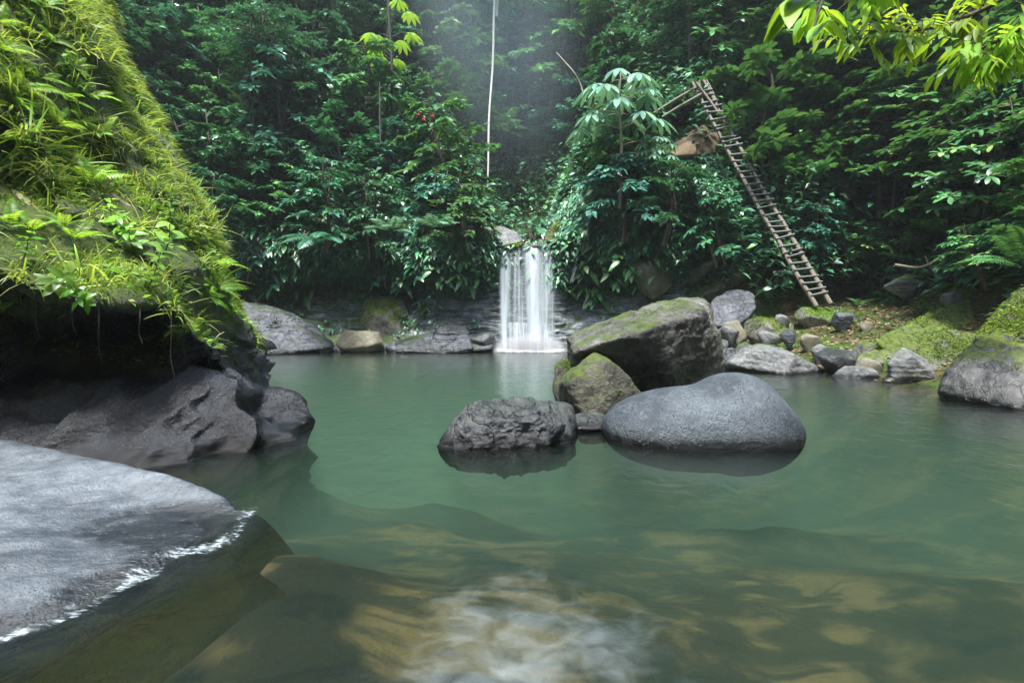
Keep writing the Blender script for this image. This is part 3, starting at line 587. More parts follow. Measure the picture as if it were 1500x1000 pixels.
# ------------------------------------------------------------------ leaves
ST_LO = (np.array([0, .45, 1.]), np.array([.08, 1., .04]))
ST_HI = (np.array([0, .18, .42, .7, .9, 1.]), np.array([.1, .7, 1., .8, .36, .03]))
ST_OB = (np.array([0, .3, .62, .86, 1.]), np.array([.08, .55, 1., .72, .06]))
ST_BL = (np.array([0, .35, .7, 1.]), np.array([.8, 1., .7, .05]))
def leaves(P, D, Nv, L, W, st=ST_LO, droop=.25, fold=.18):
    P = np.atleast_2d(P); n = len(P); D = norm(np.broadcast_to(D, (n, 3)).astype(float)); Nv = np.broadcast_to(Nv, (n, 3)).astype(float)
    S_ = norm(np.cross(D, Nv)); Nv = np.cross(S_, D); L = np.broadcast_to(L, (n,)).astype(float); W = np.broadcast_to(W, (n,)).astype(float); dr = np.broadcast_to(droop, (n,)).astype(float)
    t, w = st; k = len(t)
    c = P[:, None] + D[:, None] * (L[:, None] * t)[..., None]
    c = c - np.array([0, 0, 1.]) * (dr[:, None] * L[:, None] * t ** 2)[..., None]
    off = S_[:, None] * (W[:, None] * w)[..., None]; up = Nv[:, None] * (W[:, None] * w * fold)[..., None]
    V = np.stack([c + off + up, c, c - off + up], 2).reshape(n, k * 3, 3)
    f = []
    for j in range(k - 1):
        a = j * 3; f += [[a, a + 1, a + 4, a + 3], [a + 1, a + 2, a + 5, a + 4]]
    f = np.array(f); Fc = (np.arange(n)[:, None, None] * (k * 3) + f[None]).reshape(-1, 4)
    return V.reshape(-1, 3), Fc
def az(a): return np.array([math.cos(a), math.sin(a), 0.])
UP = np.array([0., 0, 1.])

def shrub_geo(seed, H=3., Rr=1.5, nb=26, ntw=9, nl=8, ll=.17, lw=.045, whorl=False, hlo=.2, stems=1, droop=.45, st=ST_LO, shape=.5):
    r = rs(seed); tr, lv = [], []
    bases = [np.zeros(3) if i == 0 else np.array([r.uniform(-.25, .25), r.uniform(-.25, .25), 0]) for i in range(stems)]
    trunks = []
    for b in bases:
        top = b + np.array([r.uniform(-.3, .3) * Rr, r.uniform(-.3, .3) * Rr, H * r.uniform(.85, 1)])
        p = curve([b - UP * .4, b + (top - b) * .33 + r.normal(size=3) * .06, b + (top - b) * .66 + r.normal(size=3) * .1, top], 12); trunks.append(p)
        tr.append(tube(p, np.linspace(.018 * H + .012, .006 * H, 12), 6))
    for i in range(nb):
        p = trunks[i % stems]; u = hlo + (1 - hlo) * (i + r.uniform(0, 1)) / nb; base = p[min(11, int(u * 11))]
        a = i * 2.4 + r.uniform(-.4, .4); ln = Rr * (1.05 - shape * u ** 1.5) * r.uniform(.65, 1.15); d = az(a); tilt = r.uniform(.05, .5)
        s = np.linspace(0, 1, 7); bp = base + d * (ln * s)[:, None] + UP * (tilt * ln * s - droop * ln * s ** 2)[:, None]
        tr.append(tube(bp, np.linspace(.007 * H, .003, 7), 4))
        for j in range(ntw):
            q = .22 + .78 * (j + r.uniform(0, .8)) / ntw; q = min(q, 1); bi = q * 6; i0 = min(5, int(bi)); pt = bp[i0] + (bp[i0 + 1] - bp[i0]) * (bi - i0)
            side = 1 if j % 2 else -1; ta = a + side * r.uniform(.5, 1.1) * (1 - .5 * q); td = az(ta) + UP * r.uniform(-.35, .25); tl = ln * .34 * (1.15 - .5 * q) * r.uniform(.7, 1.3)
            if whorl:
                e = pt + td * tl * .8; tr.append(tube(np.array([pt, (pt + e) / 2 + UP * .02, e]), .004, 4)); m = r.randint(6, 10)
                aa = np.arange(m) * 2 * PI / m + r.uniform(0, 6); Dv = np.stack([np.cos(aa), np.sin(aa), r.uniform(-.15, .55, m)], -1)
                lv.append((np.repeat(e[None], m, 0), Dv, UP + r.normal(size=(m, 3)) * .2, ll * r.uniform(.75, 1.2, m), lw * r.uniform(.8, 1.15, m), r.uniform(.15, .45, m)))
            else:
                ss = (np.arange(nl) + .5) / nl; pp = pt + td * (tl * ss)[:, None] - UP * (.15 * tl * ss ** 2)[:, None]
                sd = np.where(np.arange(nl) % 2, 1, -1); la = ta + sd * r.uniform(.5, 1.1, nl) * (ss < .9); Dv = np.stack([np.cos(la), np.sin(la), r.uniform(-.55, .15, nl)], -1)
                lv.append((pp, Dv, UP + r.normal(size=(nl, 3)) * .33, ll * r.uniform(.6, 1.25, nl), lw * r.uniform(.75, 1.2, nl), r.uniform(.05, .4, nl)))
    A = [np.concatenate([x[k] for x in lv]) for k in range(6)]
    return cat(tr), leaves(A[0], A[1], A[2], A[3], A[4], st, A[5])

def palmate_geo(seed, H=2.4, nleaf=16, ll=.34, lobes_=9, spread=.75):
    r = rs(seed); p = curve([(0, 0, -.3), (.05, .03, H * .4), (-.05, 0, H * .75), (0, 0, H)], 10); tr = [tube(p, np.linspace(.045, .02, 10), 7)]; lv = []
    for i in range(nleaf):
        u = .42 + .58 * i / nleaf; b = p[int(u * 9)]; a = i * 2.4 + r.uniform(-.3, .3); d = az(a); ln = spread * (1.15 - .6 * (u - .42) / .58) * r.uniform(.8, 1.1)
        s = np.linspace(0, 1, 6); q = b + d * (ln * s)[:, None] + UP * ((.55 * s - .35 * s * s) * ln)[:, None]; tr.append(tube(q, .008, 4))
        e = q[-1]; nrm = norm(UP + d * .35); m = lobes_; aa = a + np.linspace(-2.6, 2.6, m); Dv = np.stack([np.cos(aa), np.sin(aa), -.15 - .25 * (np.cos(aa - a) > 0)], -1)
        L = ll * (1 - .35 * np.abs(np.linspace(-1, 1, m))) * r.uniform(.9, 1.1, m)
        lv.append((np.repeat(e[None], m, 0), Dv, np.repeat(nrm[None], m, 0), L, L * .17, np.full(m, .45)))
    A = [np.concatenate([x[k] for x in lv]) for k in range(6)]
    return cat(tr), leaves(A[0], A[1], A[2], A[3], A[4], ST_OB, A[5])

def frond_geo(L=.7, W=.14, n=26, arch=.55, seed=0, st=ST_LO, lean=.8):
    r = rs(seed); s = np.linspace(0, 1, 14); ang = lean - arch * 2.2 * s ** 1.4; dx = np.cos(ang); dz = np.sin(ang); step = L / 13
    P = np.stack([np.cumsum(dx) * step, 0 * s, np.cumsum(dz) * step], -1); P[:, 1] += .04 * L * np.sin(s * 3 + seed)
    tr = tube(P, np.linspace(.006, .002, 14) * (L / .7), 4); t = np.linspace(.12, .99, n); k = t * 13; i0 = np.minimum(12, k.astype(int)); pt = P[i0] + (P[i0 + 1] - P[i0]) * (k - i0)[:, None]
    T = norm(P[i0 + 1] - P[i0]); w = W * np.sin(np.clip(t * 1.05, 0, 1) * PI) ** .6 * (1.12 - .62 * t) + .01 * W; lv = []
    for sd in (1, -1):
        D = T * .42 + np.array([0, sd, 0]) - UP * .12 + r.normal(size=(n, 3)) * .05; Nn_ = np.cross(T, np.array([0, 1., 0])) * -1
        lv.append((pt, D, np.where(Nn_[:, 2:] < 0, -Nn_, Nn_), w * r.uniform(.9, 1.08, n), np.full(n, L / n * .46), np.full(n, .22)))
    A = [np.concatenate([x[k] for x in lv]) for k in range(6)]
    return cat([tr, leaves(A[0], A[1], A[2], A[3], A[4], st, A[5])])
def rotz(V, a): c, s = math.cos(a), math.sin(a); return V @ np.array([[c, s, 0], [-s, c, 0], [0, 0, 1]])
def grass_geo(seed, n=60, L=.4, spread=.09, W=.006, curl=.9):
    r = rs(seed); a = r.uniform(0, 2 * PI, n); el = r.uniform(.5, 1.5, n); D = np.stack([np.cos(a) * np.cos(el), np.sin(a) * np.cos(el), np.sin(el)], -1)
    P = np.stack([r.normal(size=n) * spread, r.normal(size=n) * spread, np.full(n, -.02)], -1)
    return leaves(P, D, UP + D * .1 + r.normal(size=(n, 3)) * .3, L * r.uniform(.5, 1.2, n), W * r.uniform(.7, 1.3, n), (np.array([0, .25, .5, .75, 1.]), np.array([.8, 1, .85, .55, .05])), r.uniform(.2, curl, n) )
def rosette_geo(seed, n=14, L=.35, W=.06, el0=.2, el1=1.1, droop=.5, st=ST_HI):
    r = rs(seed); a = np.arange(n) * 2.4; el = np.linspace(el1, el0, n) + r.uniform(-.1, .1, n); D = np.stack([np.cos(a) * np.cos(el), np.sin(a) * np.cos(el), np.sin(el)], -1)
    P = np.stack([np.cos(a) * .02, np.sin(a) * .02, np.linspace(.12, 0, n)], -1) * L / .35
    return leaves(P, D, UP + az(0) * 0 + D * -.0 + r.normal(size=(n, 3)) * .1, L * r.uniform(.75, 1.1, n), W * r.uniform(.8, 1.1, n), st, droop)
def hang_geo(seed, n=22, L=.42, W=.085, H=1.1):
    """cliff plant: short stems arching out (towards -y) with long drooping leaves"""
    r = rs(seed); tr, lv = [], []
    for i in range(7):
        x = r.uniform(-.6, .6); z = r.uniform(-.5, .5) * H; s = np.linspace(0, 1, 6); ln = r.uniform(.3, .7)
        q = np.array([x, .25, z]) + np.array([r.uniform(-.4, .4), -1, 0]) * (ln * s)[:, None] + UP * (.5 * ln * s - .7 * ln * s * s)[:, None]; tr.append(tube(q, .01, 4))
        m = n // 3; ss = np.linspace(.3, 1, m); pp = q[np.minimum(5, (ss * 5).astype(int))]; a = -PI / 2 + r.uniform(-1.5, 1.5, m); D = np.stack([np.cos(a), np.sin(a), r.uniform(-.9, .35, m)], -1)
        lv.append((pp, D, UP * .8 + np.array([0, -.7, 0]) + r.normal(size=(m, 3)) * .15, L * r.uniform(.6, 1.2, m), W * r.uniform(.7, 1.2, m), r.uniform(.3, .8, m)))
    A = [np.concatenate([x[k] for x in lv]) for k in range(6)]
    return cat(tr), leaves(A[0], A[1], A[2], A[3], A[4], ST_HI, A[5])

# ------------------------------------------------------------------ plant prototypes (mesh data kept, placed by copying)
def proto(name, parts):
    """parts: list of (part name, geometry, material)"""
    return name, [(pn, mesh(pn, g[0], g[1], mt)) for pn, g, mt in parts]
def place(pr, loc, rz, sc, label, cat_, group, tilt=(0, 0), rot=None, sz=None):
    root = empty(pr[0], loc, rz); root.scale = (sc, sc, sc * (sz or 1)); root.rotation_euler = (tilt[0], tilt[1], rz)
    if rot is not None: root.rotation_mode = 'QUATERNION'; root.rotation_quaternion = rot
    tag(root, label, cat_, group)
    for pn, me in pr[1]:
        o = bpy.data.objects.new(pn, me); COL.objects.link(o); o.parent = root
    return root
SH = []
for k in range(4):
    t, l = shrub_geo(10 + k, 3., 1.55, 26, 9, 7, .25, .062, stems=2); SH.append(proto('shrub', [('stem', t, M['bark']), ('crown', l, M['leaf_dark'])]))
for k in range(3):
    t, l = shrub_geo(20 + k, 3., 1.45, 24, 9, 7, .23, .066, stems=2); SH.append(proto('shrub', [('stem', t, M['bark']), ('crown', l, M['leaf_mid'])]))
for k in range(2):
    t, l = shrub_geo(30 + k, 3., 1.5, 24, 8, 7, .29, .08, stems=2, droop=.6); SH.append(proto('shrub', [('stem', t, M['bark']), ('crown', l, M['leaf_blue'])]))
TR = []
for k, mt in enumerate(['leaf_mid', 'leaf_blue', 'leaf_dark']):
    t, l = shrub_geo(40 + k, 5., 2.2, 42, 11, 9, .22, .055, stems=1, hlo=.3, droop=.3); TR.append(proto('tree', [('trunk', t, M['bark_grey']), ('crown', l, M[mt])]))
BR = []
for k in range(4):
    t, l = shrub_geo(50 + k, 2.4, 1.3, 18, 6, 8, .27, .055, whorl=True, stems=2, droop=.3, st=ST_OB); BR.append(proto('broadleaf_shrub', [('stem', t, M['bark']), ('crown', l, M['leaf_broad'])]))
HG = []
for k, mt in enumerate(['leaf_broad', 'leaf_mid', 'leaf_dark']):
    t, l = hang_geo(60 + k); HG.append(proto('hanging_plant', [('stem', t, M['bark']), ('foliage', l, M[mt])]))

# labels by landmark
COLS = [(60, 'behind the top of the left bank'), (150, 'beside the upper ridge of the left bank'), (235, 'just right of the left bank crest'), (320, 'above the far end of the left bank'),
        (400, 'above the dark left cave'), (480, 'above the big drooping fern fronds'), (555, 'left of the dark slender trunk'), (640, 'right of the dark slender trunk'), (700, 'left of the white trunk'),
        (760, 'right of the white trunk'), (830, 'beside the gorge above the waterfall'), (910, 'behind the palmate tree'), (990, 'left of the ladder top'), (1070, 'behind the ladder top'),
        (1150, 'right of the upper ladder'), (1240, 'between ladder and right thicket'), (1330, 'in the middle of the right thicket'), (1420, 'in front of the brown leaning trunk'), (1490, 'at the right edge'), (1580, 'beyond the right edge')]
ROWS = [(-60, 'topmost'), (20, 'at the top edge'), (90, 'high up'), (160, 'upper middle'), (230, 'halfway up'), (300, 'lower middle'), (370, 'lowest')]
def where(px, py):
    c = min(COLS, key=lambda t: abs(t[0] - px))[1]; r = min(ROWS, key=lambda t: abs(t[0] - py))[1]; return c, r
used = set()
def uniq(s):
    return s
def ridge(py): return float(np.interp(py, [-100, 0, 120, 220, 330, 430, 520], [50, 110, 175, 250, 325, 335, 380]))
rg = rs(77); look = {'SH': ['glossy dark leafy shrub', 'bushy small-leaved shrub', 'dense layered shrub'], 'TR': 'fine-leaved tree', 'BR': 'broad-leaved shrub'}
for ci, (cx, cph) in enumerate(COLS):
    for ri, (ry, rph) in enumerate(ROWS):
        px = cx + rg.uniform(-25, 25); py = ry + rg.uniform(-22, 22)
        if px < ridge(py) - 60: continue
        lx = float(np.interp(py, [128, 440], [1027, 1202])); nearl = 0 < lx + 12 - px < 75 or -45 < lx - px <= 0
        if 60 < py < 440 and nearl: continue
        if ry >= 370 and px > 1130: continue
        if ry >= 300 and 1130 < px: continue
        if ry >= 230 and 680 < px < 860: continue
        if ry >= 370: continue
        if 925 < px < 1115 and 95 < py < 270: continue
        if 940 < px < 1090 and 150 < py < 250: continue
        p = chit(px, min(py + 45, 395))
        if p is None: continue
        Yd = p[1]
        if px > 1090 and py > 20:
            pr = BR[rg.randint(4)] if rg.rand() < .7 else SH[rg.randint(7)]; s = 1.0 * (Yd / 12.)
            lk = 'broad-leaved shrub' if pr in BR else 'small-leaved shrub'
        elif py < 60 and px > 350:
            pr = TR[rg.randint(3)]; s = .8 * (Yd / 20.) ; lk = 'fine-leaved tree'
        elif rg.rand() < .12: pr = BR[rg.randint(4)]; s = .75 * Yd / 15.; lk = 'broad-leaved shrub'
        else: pr = SH[rg.randint(9)]; s = .85 * Yd / 15.; lk = ['dark leafy shrub', 'green leafy shrub', 'bluish leafy shrub'][0 if pr in SH[:4] else 1 if pr in SH[4:7] else 2]
        s *= rg.uniform(.8, 1.15)
        p = p + (CAM - p) * .035
        place(pr, p - np.array([0, 0, .15]), rg.uniform(0, 6.28), s, f'{lk} {cph}, {rph}', 'tree' if pr in TR else 'shrub', 'jungle trees and shrubs on the slopes', tilt=(rg.uniform(.05, .3), rg.uniform(-.12, .12)))

extra = [(1130,200),(1190,130),(1215,230),(1180,310),(1250,80),(1270,170),(1290,260),(1330,110),(1345,215),(1370,300),(1400,80),(1420,180),(1440,270),(1475,120),(1490,220),(1500,320),(1240,340),(1300,340),(1130,60),(1180,20),(1300,20),(1420,10),
         (1440,345),(1560,150),(1560,280)]
exl = ['close right of the upper ladder','up beside the spiky clump','right of the ladder middle','right of the lower ladder','at the top left of the right thicket','in the upper left of the right thicket','with drooping pale leaves near the thicket centre','behind the hanging yellow branches, left','at the very centre of the right thicket','over the curved fallen branch','behind the hanging yellow branches, middle',
       'left of the bare brown earth face','below the bare brown earth face','behind the hanging yellow branches, right','right of the bare brown earth face','above the dark rock at the right edge','just over the brown rock overhang','under the thicket centre','above the spiky clump','right of the straight pale trunk','left of the small twisted stick','at the photo top near the right corner',
       'left of the fern at the right edge','far right, upper, half cut by the frame','far right, lower, half cut by the frame']
for k, ((px, py), lb) in enumerate(zip(extra, exl)):
    p = chit(px, py + 50); p = p + (CAM - p) * .07; pr = BR[k % 4] if k % 4 != 3 else SH[4 + k % 5]
    place(pr, p - np.array([0, 0, .2]), rg.uniform(0, 6.28), (1.0 if pr in BR else .7) * p[1] / 11. * rg.uniform(.8, 1.1) * (.55 if py > 285 else 1), 'large-leaved bush ' + lb if pr in BR else 'leafy bush ' + lb, 'shrub', 'bushes of the right thicket', tilt=(rg.uniform(.1, .4), rg.uniform(-.3, 0)))

for k, (px, py, lb) in enumerate([(700, 25, 'left of the white trunk top'), (745, 40, 'just right of the white trunk top'), (785, 20, 'in the middle of the misty gap'), (820, 45, 'right side of the misty gap'), (860, 15, 'behind the palmate tree, highest'), (660, 10, 'in the mist left of the white trunk'), (600, 0, 'highest right of the dark trunk'), (752, 90, 'low, right of the white trunk'), (775, 70, 'low in the misty gap')]):
    p = hit(px, py + 60)
    if p is not None: place(TR[k % 3], p - np.array([0, 0, .2]), k * 1.3, 1.35 * p[1] / 24., 'hazy tree against the mist ' + lb, 'tree', 'jungle trees and shrubs on the slopes')
# cliff vegetation hanging over the rock, each clump a plant
hp = [(350,395,'far left above the dark ledge'),(385,410,'over the dark left ledge'),(425,400,'over the left end of the dark cave'),(455,420,'low over the dark cave'),(500,395,'right above the dark cave'),(535,420,'just over the mossy mound'),
      (565,400,'above the green mossy mound'),(600,405,'over the layered wall, left part'),(630,385,'over the middle of the layered wall'),(662,392,'over the layered wall near the fall'),(676,352,'under the grassy hump'),
      (696,405,'left edge of the fall, low'),(640,340,'on the grassy hump side'),(600,345,'below the pale fern fronds'),(560,340,'left of the pale fern fronds'),(858,352,'right beside the waterfall lip'),(868,380,'right of the waterfall, second row'),
      (900,350,'on the right cliff over the boulder'),(930,330,'higher on the right cliff'),(890,310,'below the palmate tree'),(960,350,'over the pale brown rock face'),(995,312,'over the long pale ledge, left'),(1035,290,'over the long pale ledge, middle'),
      (1075,300,'over the long pale ledge, near the ladder'),(868,300,'on the steep mossy edge of the gorge'),(945,290,'under the ladder handrail'),(1010,280,'below the bare earth patch'),(842,405,'low at the right edge of the fall'),(880,420,'low on the right cliff'),(910,395,'middle of the right cliff'),(400,360,'high over the dark left ledge'),(440,350,'above the cave, upper row'),(520,350,'above the mound, upper row'),(480,330,'beside the big dark fern'),(600,300,'over the pale fern fronds'),(545,300,'highest over the mound'),(360,340,'far left, upper row'),
      (885,275,'just under the palmate crown'),(925,250,'behind the palmate crown'),(975,310,'upper middle of the right cliff'),(1060,318,'by the long pale ledge end'),(1090,250,'close left of the ladder middle'),(1085,290,'left of the ladder, lower'),(935,375,'over the middle of the largest boulder'),(665,330,'in the grass of the hump')]
rg = rs(5)
for k, (px, py, lb) in enumerate(hp):
    p = chit(px, py); pr = HG[[0, 1, 2, 1][k % 4] if px > 700 else [2, 1, 2, 0][k % 4]]
    place(pr, p + np.array([0, -.02, 0]), rg.uniform(-.35, .35), rg.uniform(.75, 1.05), 'long-leaved plant hanging ' + lb, 'plant', 'long-leaved plants hanging from the cliff')
# feature plants
t, l = palmate_geo(3, 2.6, 22, .42); PM_ = proto('palmate_tree', [('trunk', t, M['bark_grey']), ('crown', l, M['leaf_pale'])])
p = at(908, 285, 15.0); place(PM_, p, .4, 1.35, 'pale tree with hand-shaped leaves right of the gorge above the fall', 'tree', None)
p = at(958, 290, 15.0); place(PM_, p, 2.1, .7, 'smaller pale hand-leaved tree right of the larger one', 'tree', None)
t, l = palmate_geo(6, 11., 16, .40, 9, 1.0)
cec = proto('slender_tree', [('trunk', tube(curve([(0,0,0),(.1,0,4),(-.05,0,8),(.08,0,14)], 20), np.linspace(.07,.035,20), 8), M['bark_dark'])])
# dark slender trunk with palmate leaves near the top
b = hit(572, 262); r0 = place(cec, b - UP * .3, 0, 1.0, 'tall dark slender trunk with bright hand-shaped leaves near the top', 'tree', None)
r = rs(2); lv = []; tw = []
for i in range(11):
    z = at(580, 30, b[1])[2] - b[2] + r.uniform(-1.3, .9); a = r.uniform(0, 6.28); ln = r.uniform(.4, 1.1); s0 = np.array([0.03, 0, z]); e = s0 + az(a) * ln + UP * .25; tw.append(tube(np.array([s0, (s0 + e) / 2 + UP * .1, e]), .012, 4))
    m = 9; aa = a + np.linspace(-2.6, 2.6, m); lv.append((np.repeat(e[None], m, 0), np.stack([np.cos(aa), np.sin(aa), np.full(m, -.3)], -1), np.tile(UP, (m, 1)), .5 * (1 - .35 * np.abs(np.linspace(-1, 1, m))), np.full(m, .085), np.full(m, .45)))
A = [np.concatenate([x[k] for x in lv]) for k in range(6)]
obj('crown', *leaves(A[0], A[1], A[2], A[3], A[4], ST_OB, A[5]), M['leaf_bright'], r0); [obj('limb', *g_, M['bark'], r0) for g_ in tw]
# thin trunks
def trunk_tree(name, px0, py0, px1, py1, Y0, Y1, r0_, r1_, mat, label, wig=.05, crown=None, seed=0):
    a = at(px0, py0, Y0); b = at(px1, py1, Y1); a = np.array([a[0], a[1], min(a[2], H1(a[0], a[1]) - .1)]); r = rs(seed); root = empty(name, a); tag(root, label, 'tree'); b = b + 0
    m = [np.zeros(3) - UP * .3] + [(b - a) * f + r.normal(size=3) * wig * np.array([1, 1, .2]) for f in (.2, .4, .6, .8)] + [(b - a)]
    ptz = curve(m, 26); obj('trunk', *tube(ptz, np.linspace(r0_, r1_, 26), 8, .08, seed), mat, root)
    if crown:
        t, l = shrub_geo(seed + 300, 3.2, 2.0, 34, 9, 9, .15, .04, hlo=.2); q = obj('crown', *l, crown, root); q.location = (b - a) - UP * 1.8
        q2 = obj('branches', *t, mat, root); q2.location = (b - a) - UP * 1.8
    return root
trunk_tree('pale_tree', 710, 300, 727, -60, 19.2, 20.5, .032, .05, M['bark_pale'], 'tall white slender trunk rising left of the gorge', .02, M['leaf_blue'], 1)
trunk_tree('thin_tree', 371, 215, 368, 20, 17.5, 17.5, .045, .03, M['bark'], 'thin brown trunk among the dark foliage above the left cave', .04, M['leaf_dark'], 2)
trunk_tree('thin_tree', 562, 185, 556, 120, 18.5, 18.5, .03, .02, M['bark'], 'short thin stem left of the tall dark trunk', .03, None, 3)
trunk_tree('thin_tree', 994, 150, 986, -30, 21, 21.5, .07, .05, M['bark_grey'], 'grey twin-like trunk just left of the ladder handrail', .12, M['leaf_dark'], 4)
trunk_tree('thin_tree', 1000, 160, 1006, 10, 20.6, 21.2, .05, .03, M['bark_grey'], 'thinner grey trunk right next to the handrail trunk', .12, None, 5)
trunk_tree('thin_tree', 1068, 95, 1075, -40, 20.5, 21, .06, .045, M['bark_grey'], 'bent pale trunk above the ladder top', .16, M['leaf_mid'], 6)
trunk_tree('thin_tree', 1096, 90, 1094, -50, 20, 20.5, .05, .04, M['bark_grey'], 'straight pale trunk on the bank right of the ladder top', .1, M['leaf_mid'], 7)
trunk_tree('thin_tree', 1060, 45, 1044, -40, 19.5, 20, .035, .03, M['bark_grey'], 'thin crooked stem left of the bent pale trunk', .2, None, 8)
# vines
def vine(pts, rr, label, mat=None, cat_='vine', name='hanging_vine'):
    P = np.array([at(*q) for q in pts]); o = obj(name, *tube(curve(P - P[0], 24), rr, 6, .1), mat or M['bark_grey'], loc=P[0]); return tag(o, label, cat_)
vine([(1050,-20,17.5),(1056,25,17.5),(1042,60,17.4),(1038,100,17.4)], .022, 'crooked pale vine dangling left of the ladder top trunks')
vine([(1098,-20,17),(1097,60,16.9),(1100,110,16.8),(1097,125,16.7)], .018, 'straight vine hanging in front of the bank right of the ladder top')
vine([(1110,20,18),(1090,32,18),(1072,30,18.2)], .02, 'thin sagging vine between the trunks above the ladder', None)
vine([(815,78,18.5),(828,92,18.4),(840,106,18.3),(850,124,18.4),(858,150,18.3)], .03, 'pair of bent bare stems left of the palmate tree')
vine([(1200,-20,8),(1195,20,8),(1188,50,8)], .01, 'thin twig hanging near the yellow leaves at upper right', M['bark'])
vine([(1310,388,11.2),(1345,392,11.1),(1372,382,11.0),(1390,372,10.9)], .035, 'curved bare fallen branch lying on the right slope', M['wood'], 'branch', 'fallen_branch')
vine([(1355,375,11.2),(1362,390,11.1),(1371,400,10.9)], .02, 'short dead stick crossing the curved fallen branch', M['wood'], 'branch', 'fallen_branch')
rg = rs(9)
for k, (px, ln, lb) in enumerate([(560,1.0,'left of the grassy hump'),(569,1.3,'near the mossy mound'),(612,.9,'under the pale fern fronds'),(372,.8,'over the far left ledge'),(440,.7,'in front of the dark cave'),(905,.9,'beside the right cliff plants'),(862,.8,'right of the fall'),(1065,1.2,'under the long-leaved plants by the ladder'),(1000,.8,'over the pale ledge')]):
    a = chit(px, 385); P = np.array([a + np.array([0, -.35, .3]), a + np.array([.03, -.4, -.3 * ln]), a + np.array([-.03, -.38, -.7 * ln])])
    tag(obj('root_strand', *tube(curve(P - P[0], 10), .012, 5), M['bark'], loc=P[0]), 'thin brown root strand hanging ' + lb, 'root')
# tangle of dead twigs in the notch above the lip
r = rs(4); tw = []
for i in range(16):
    b = np.array([r.uniform(-.45, .1), r.uniform(0, .8), r.uniform(.0, .25)]); e = b + np.array([r.uniform(-.9, -.1), r.uniform(-.1, .5), r.uniform(.4, 1.3)]); tw.append(tube(curve([b, (b + e) / 2 + r.normal(size=3) * .1, e], 6), np.linspace(.012, .004, 6), 4))
tag(obj('driftwood', *cat(tw), M['bark'], loc=(.75, 17.3, 3.5)), 'tangle of dead twigs caught in the notch above the waterfall', 'driftwood')

# big fern fronds on the left cliff
FR = [mesh('frond', *frond_geo(1.5, .42, 34, .5, k, ST_LO, .5), M['fern_dark']) for k in range(2)]
FRP = [mesh('frond', *frond_geo(1.1, .34, 30, .45, k + 5, ST_LO, .5), M['leaf_pale']) for k in range(2)]
FRY = [mesh('frond', *frond_geo(.55, .12, 26, .5, k + 9, ST_LO, .95), M['leaf_yellow']) for k in range(3)]
FRG = [mesh('frond', *frond_geo(.6, .14, 26, .5, k + 19, ST_LO, .9), M['leaf_mid']) for k in range(2)]
def fern(loc, frs, n, sc, label, group=None, seed=0, arc=(0, 2 * PI), rot=None, name='fern', pitch=0.):
    r = rs(seed); root = empty(name, loc); tag(root, label, 'fern', group); root.scale = (sc,) * 3
    if rot is not None: root.rotation_mode = 'QUATERNION'; root.rotation_quaternion = rot
    for i in range(n):
        o = bpy.data.objects.new('frond', frs[i % len(frs)]); COL.objects.link(o); o.parent = root
        a = arc[0] + (arc[1] - arc[0]) * (i + r.uniform(0, .8)) / n; o.rotation_euler = (r.uniform(-.15, .15), pitch + r.uniform(-.25, .3), a); s = r.uniform(.75, 1.15); o.scale = (s, s, s)
    return root
fern(at(470,355,14.9), FR, 5, .95, 'large drooping dark green fern over the dark cave', None, 1, (-2.6, -.5), name='tree_fern', pitch=.35)
fern(at(575,340,15.0), FRP, 5, .85, 'pale green fern left of the grassy hump', None, 2, (-2.8, -.3), name='tree_fern')
fern(at(645,335,15.1), FRP, 6, .85, 'pale green fern on the grassy hump', None, 3, (-2.8, -.3), name='tree_fern')
fern(at(1500,395,6.0), FRG, 6, 1.1, 'green fern leaning in from the right edge above the dark rock', None, 4, (1.8, 4.6), name='fern')
# spiky clump by the ladder top
g = grass_geo(7, 60, 1.35, .12, .035, .9); p = at(1113, 150, 16.9)
tag(obj('spiky_plant', g[0] - [0, 0, 0], g[1], M['leaf_pale'], loc=p), 'spiky clump of long arching blades right of the ladder top', 'plant')

# ------------------------------------------------------------------ left bank vegetation
BV = BANK.reshape(-1, 3)[:]; BN = gnormals(BANK); 
if BN[80, 250, 2] < 0: BN = -BN
BN = BN.reshape(-1, 3)
rel = BV - CAM; bpx = 750 + rel[:, 0] / rel[:, 1] * F; bpy_ = 468 - rel[:, 2] / rel[:, 1] * F
front = np.ones(len(BV), bool)
def bank_at(px, py, up=-.2):
    e = np.hypot(bpx - px, bpy_ - py); k = np.where(e < 9)[0]
    if len(k) == 0: k = np.argsort(e)[:6]
    j = k[np.argmin(rel[k, 1])]; return BV[j], BN[j]
def quat_up(n, yaw, blend=.5):
    n = norm(np.array(n) * blend + UP * (1 - blend)); q = UP_V.rotation_difference(Vector(n)); 
    from mathutils import Quaternion
    return q @ Quaternion((0, 0, 1), yaw)
UP_V = Vector((0, 0, 1))
rg = rs(123)
# stuff: moss tufts and fine grass all over the upper bank
iu = np.arange(BANK.shape[0])[:, None] * np.ones(BANK.shape[1])[None]; iv = np.ones(BANK.shape[0])[:, None] * np.arange(BANK.shape[1])[None]
Zb = BV[:, 2]; nzb = BN[:, 2]
w = sst(.55, 1.3, Zb) * sst(-.6, .1, nzb + .5 * fbm(BV * 3, 3)) * (iu.ravel() > 2)
du = np.linalg.norm(np.gradient(BANK, axis=0), axis=-1) * np.linalg.norm(np.gradient(BANK, axis=1), axis=-1); w = w * du.ravel() * (.06 + .94 * sst(-.22, .02, fbm(BV * 1.5 + 31, 3))); w = w / w.sum()
def scatter_bank(n, seed): k = rs(seed).choice(len(BV), n, p=w); r = rs(seed + 1); return BV[k] + r.normal(size=(n, 3)) * .015, BN[k], k
n = 60000; P, Nn_, k = scatter_bank(n, 1); r = rs(2)
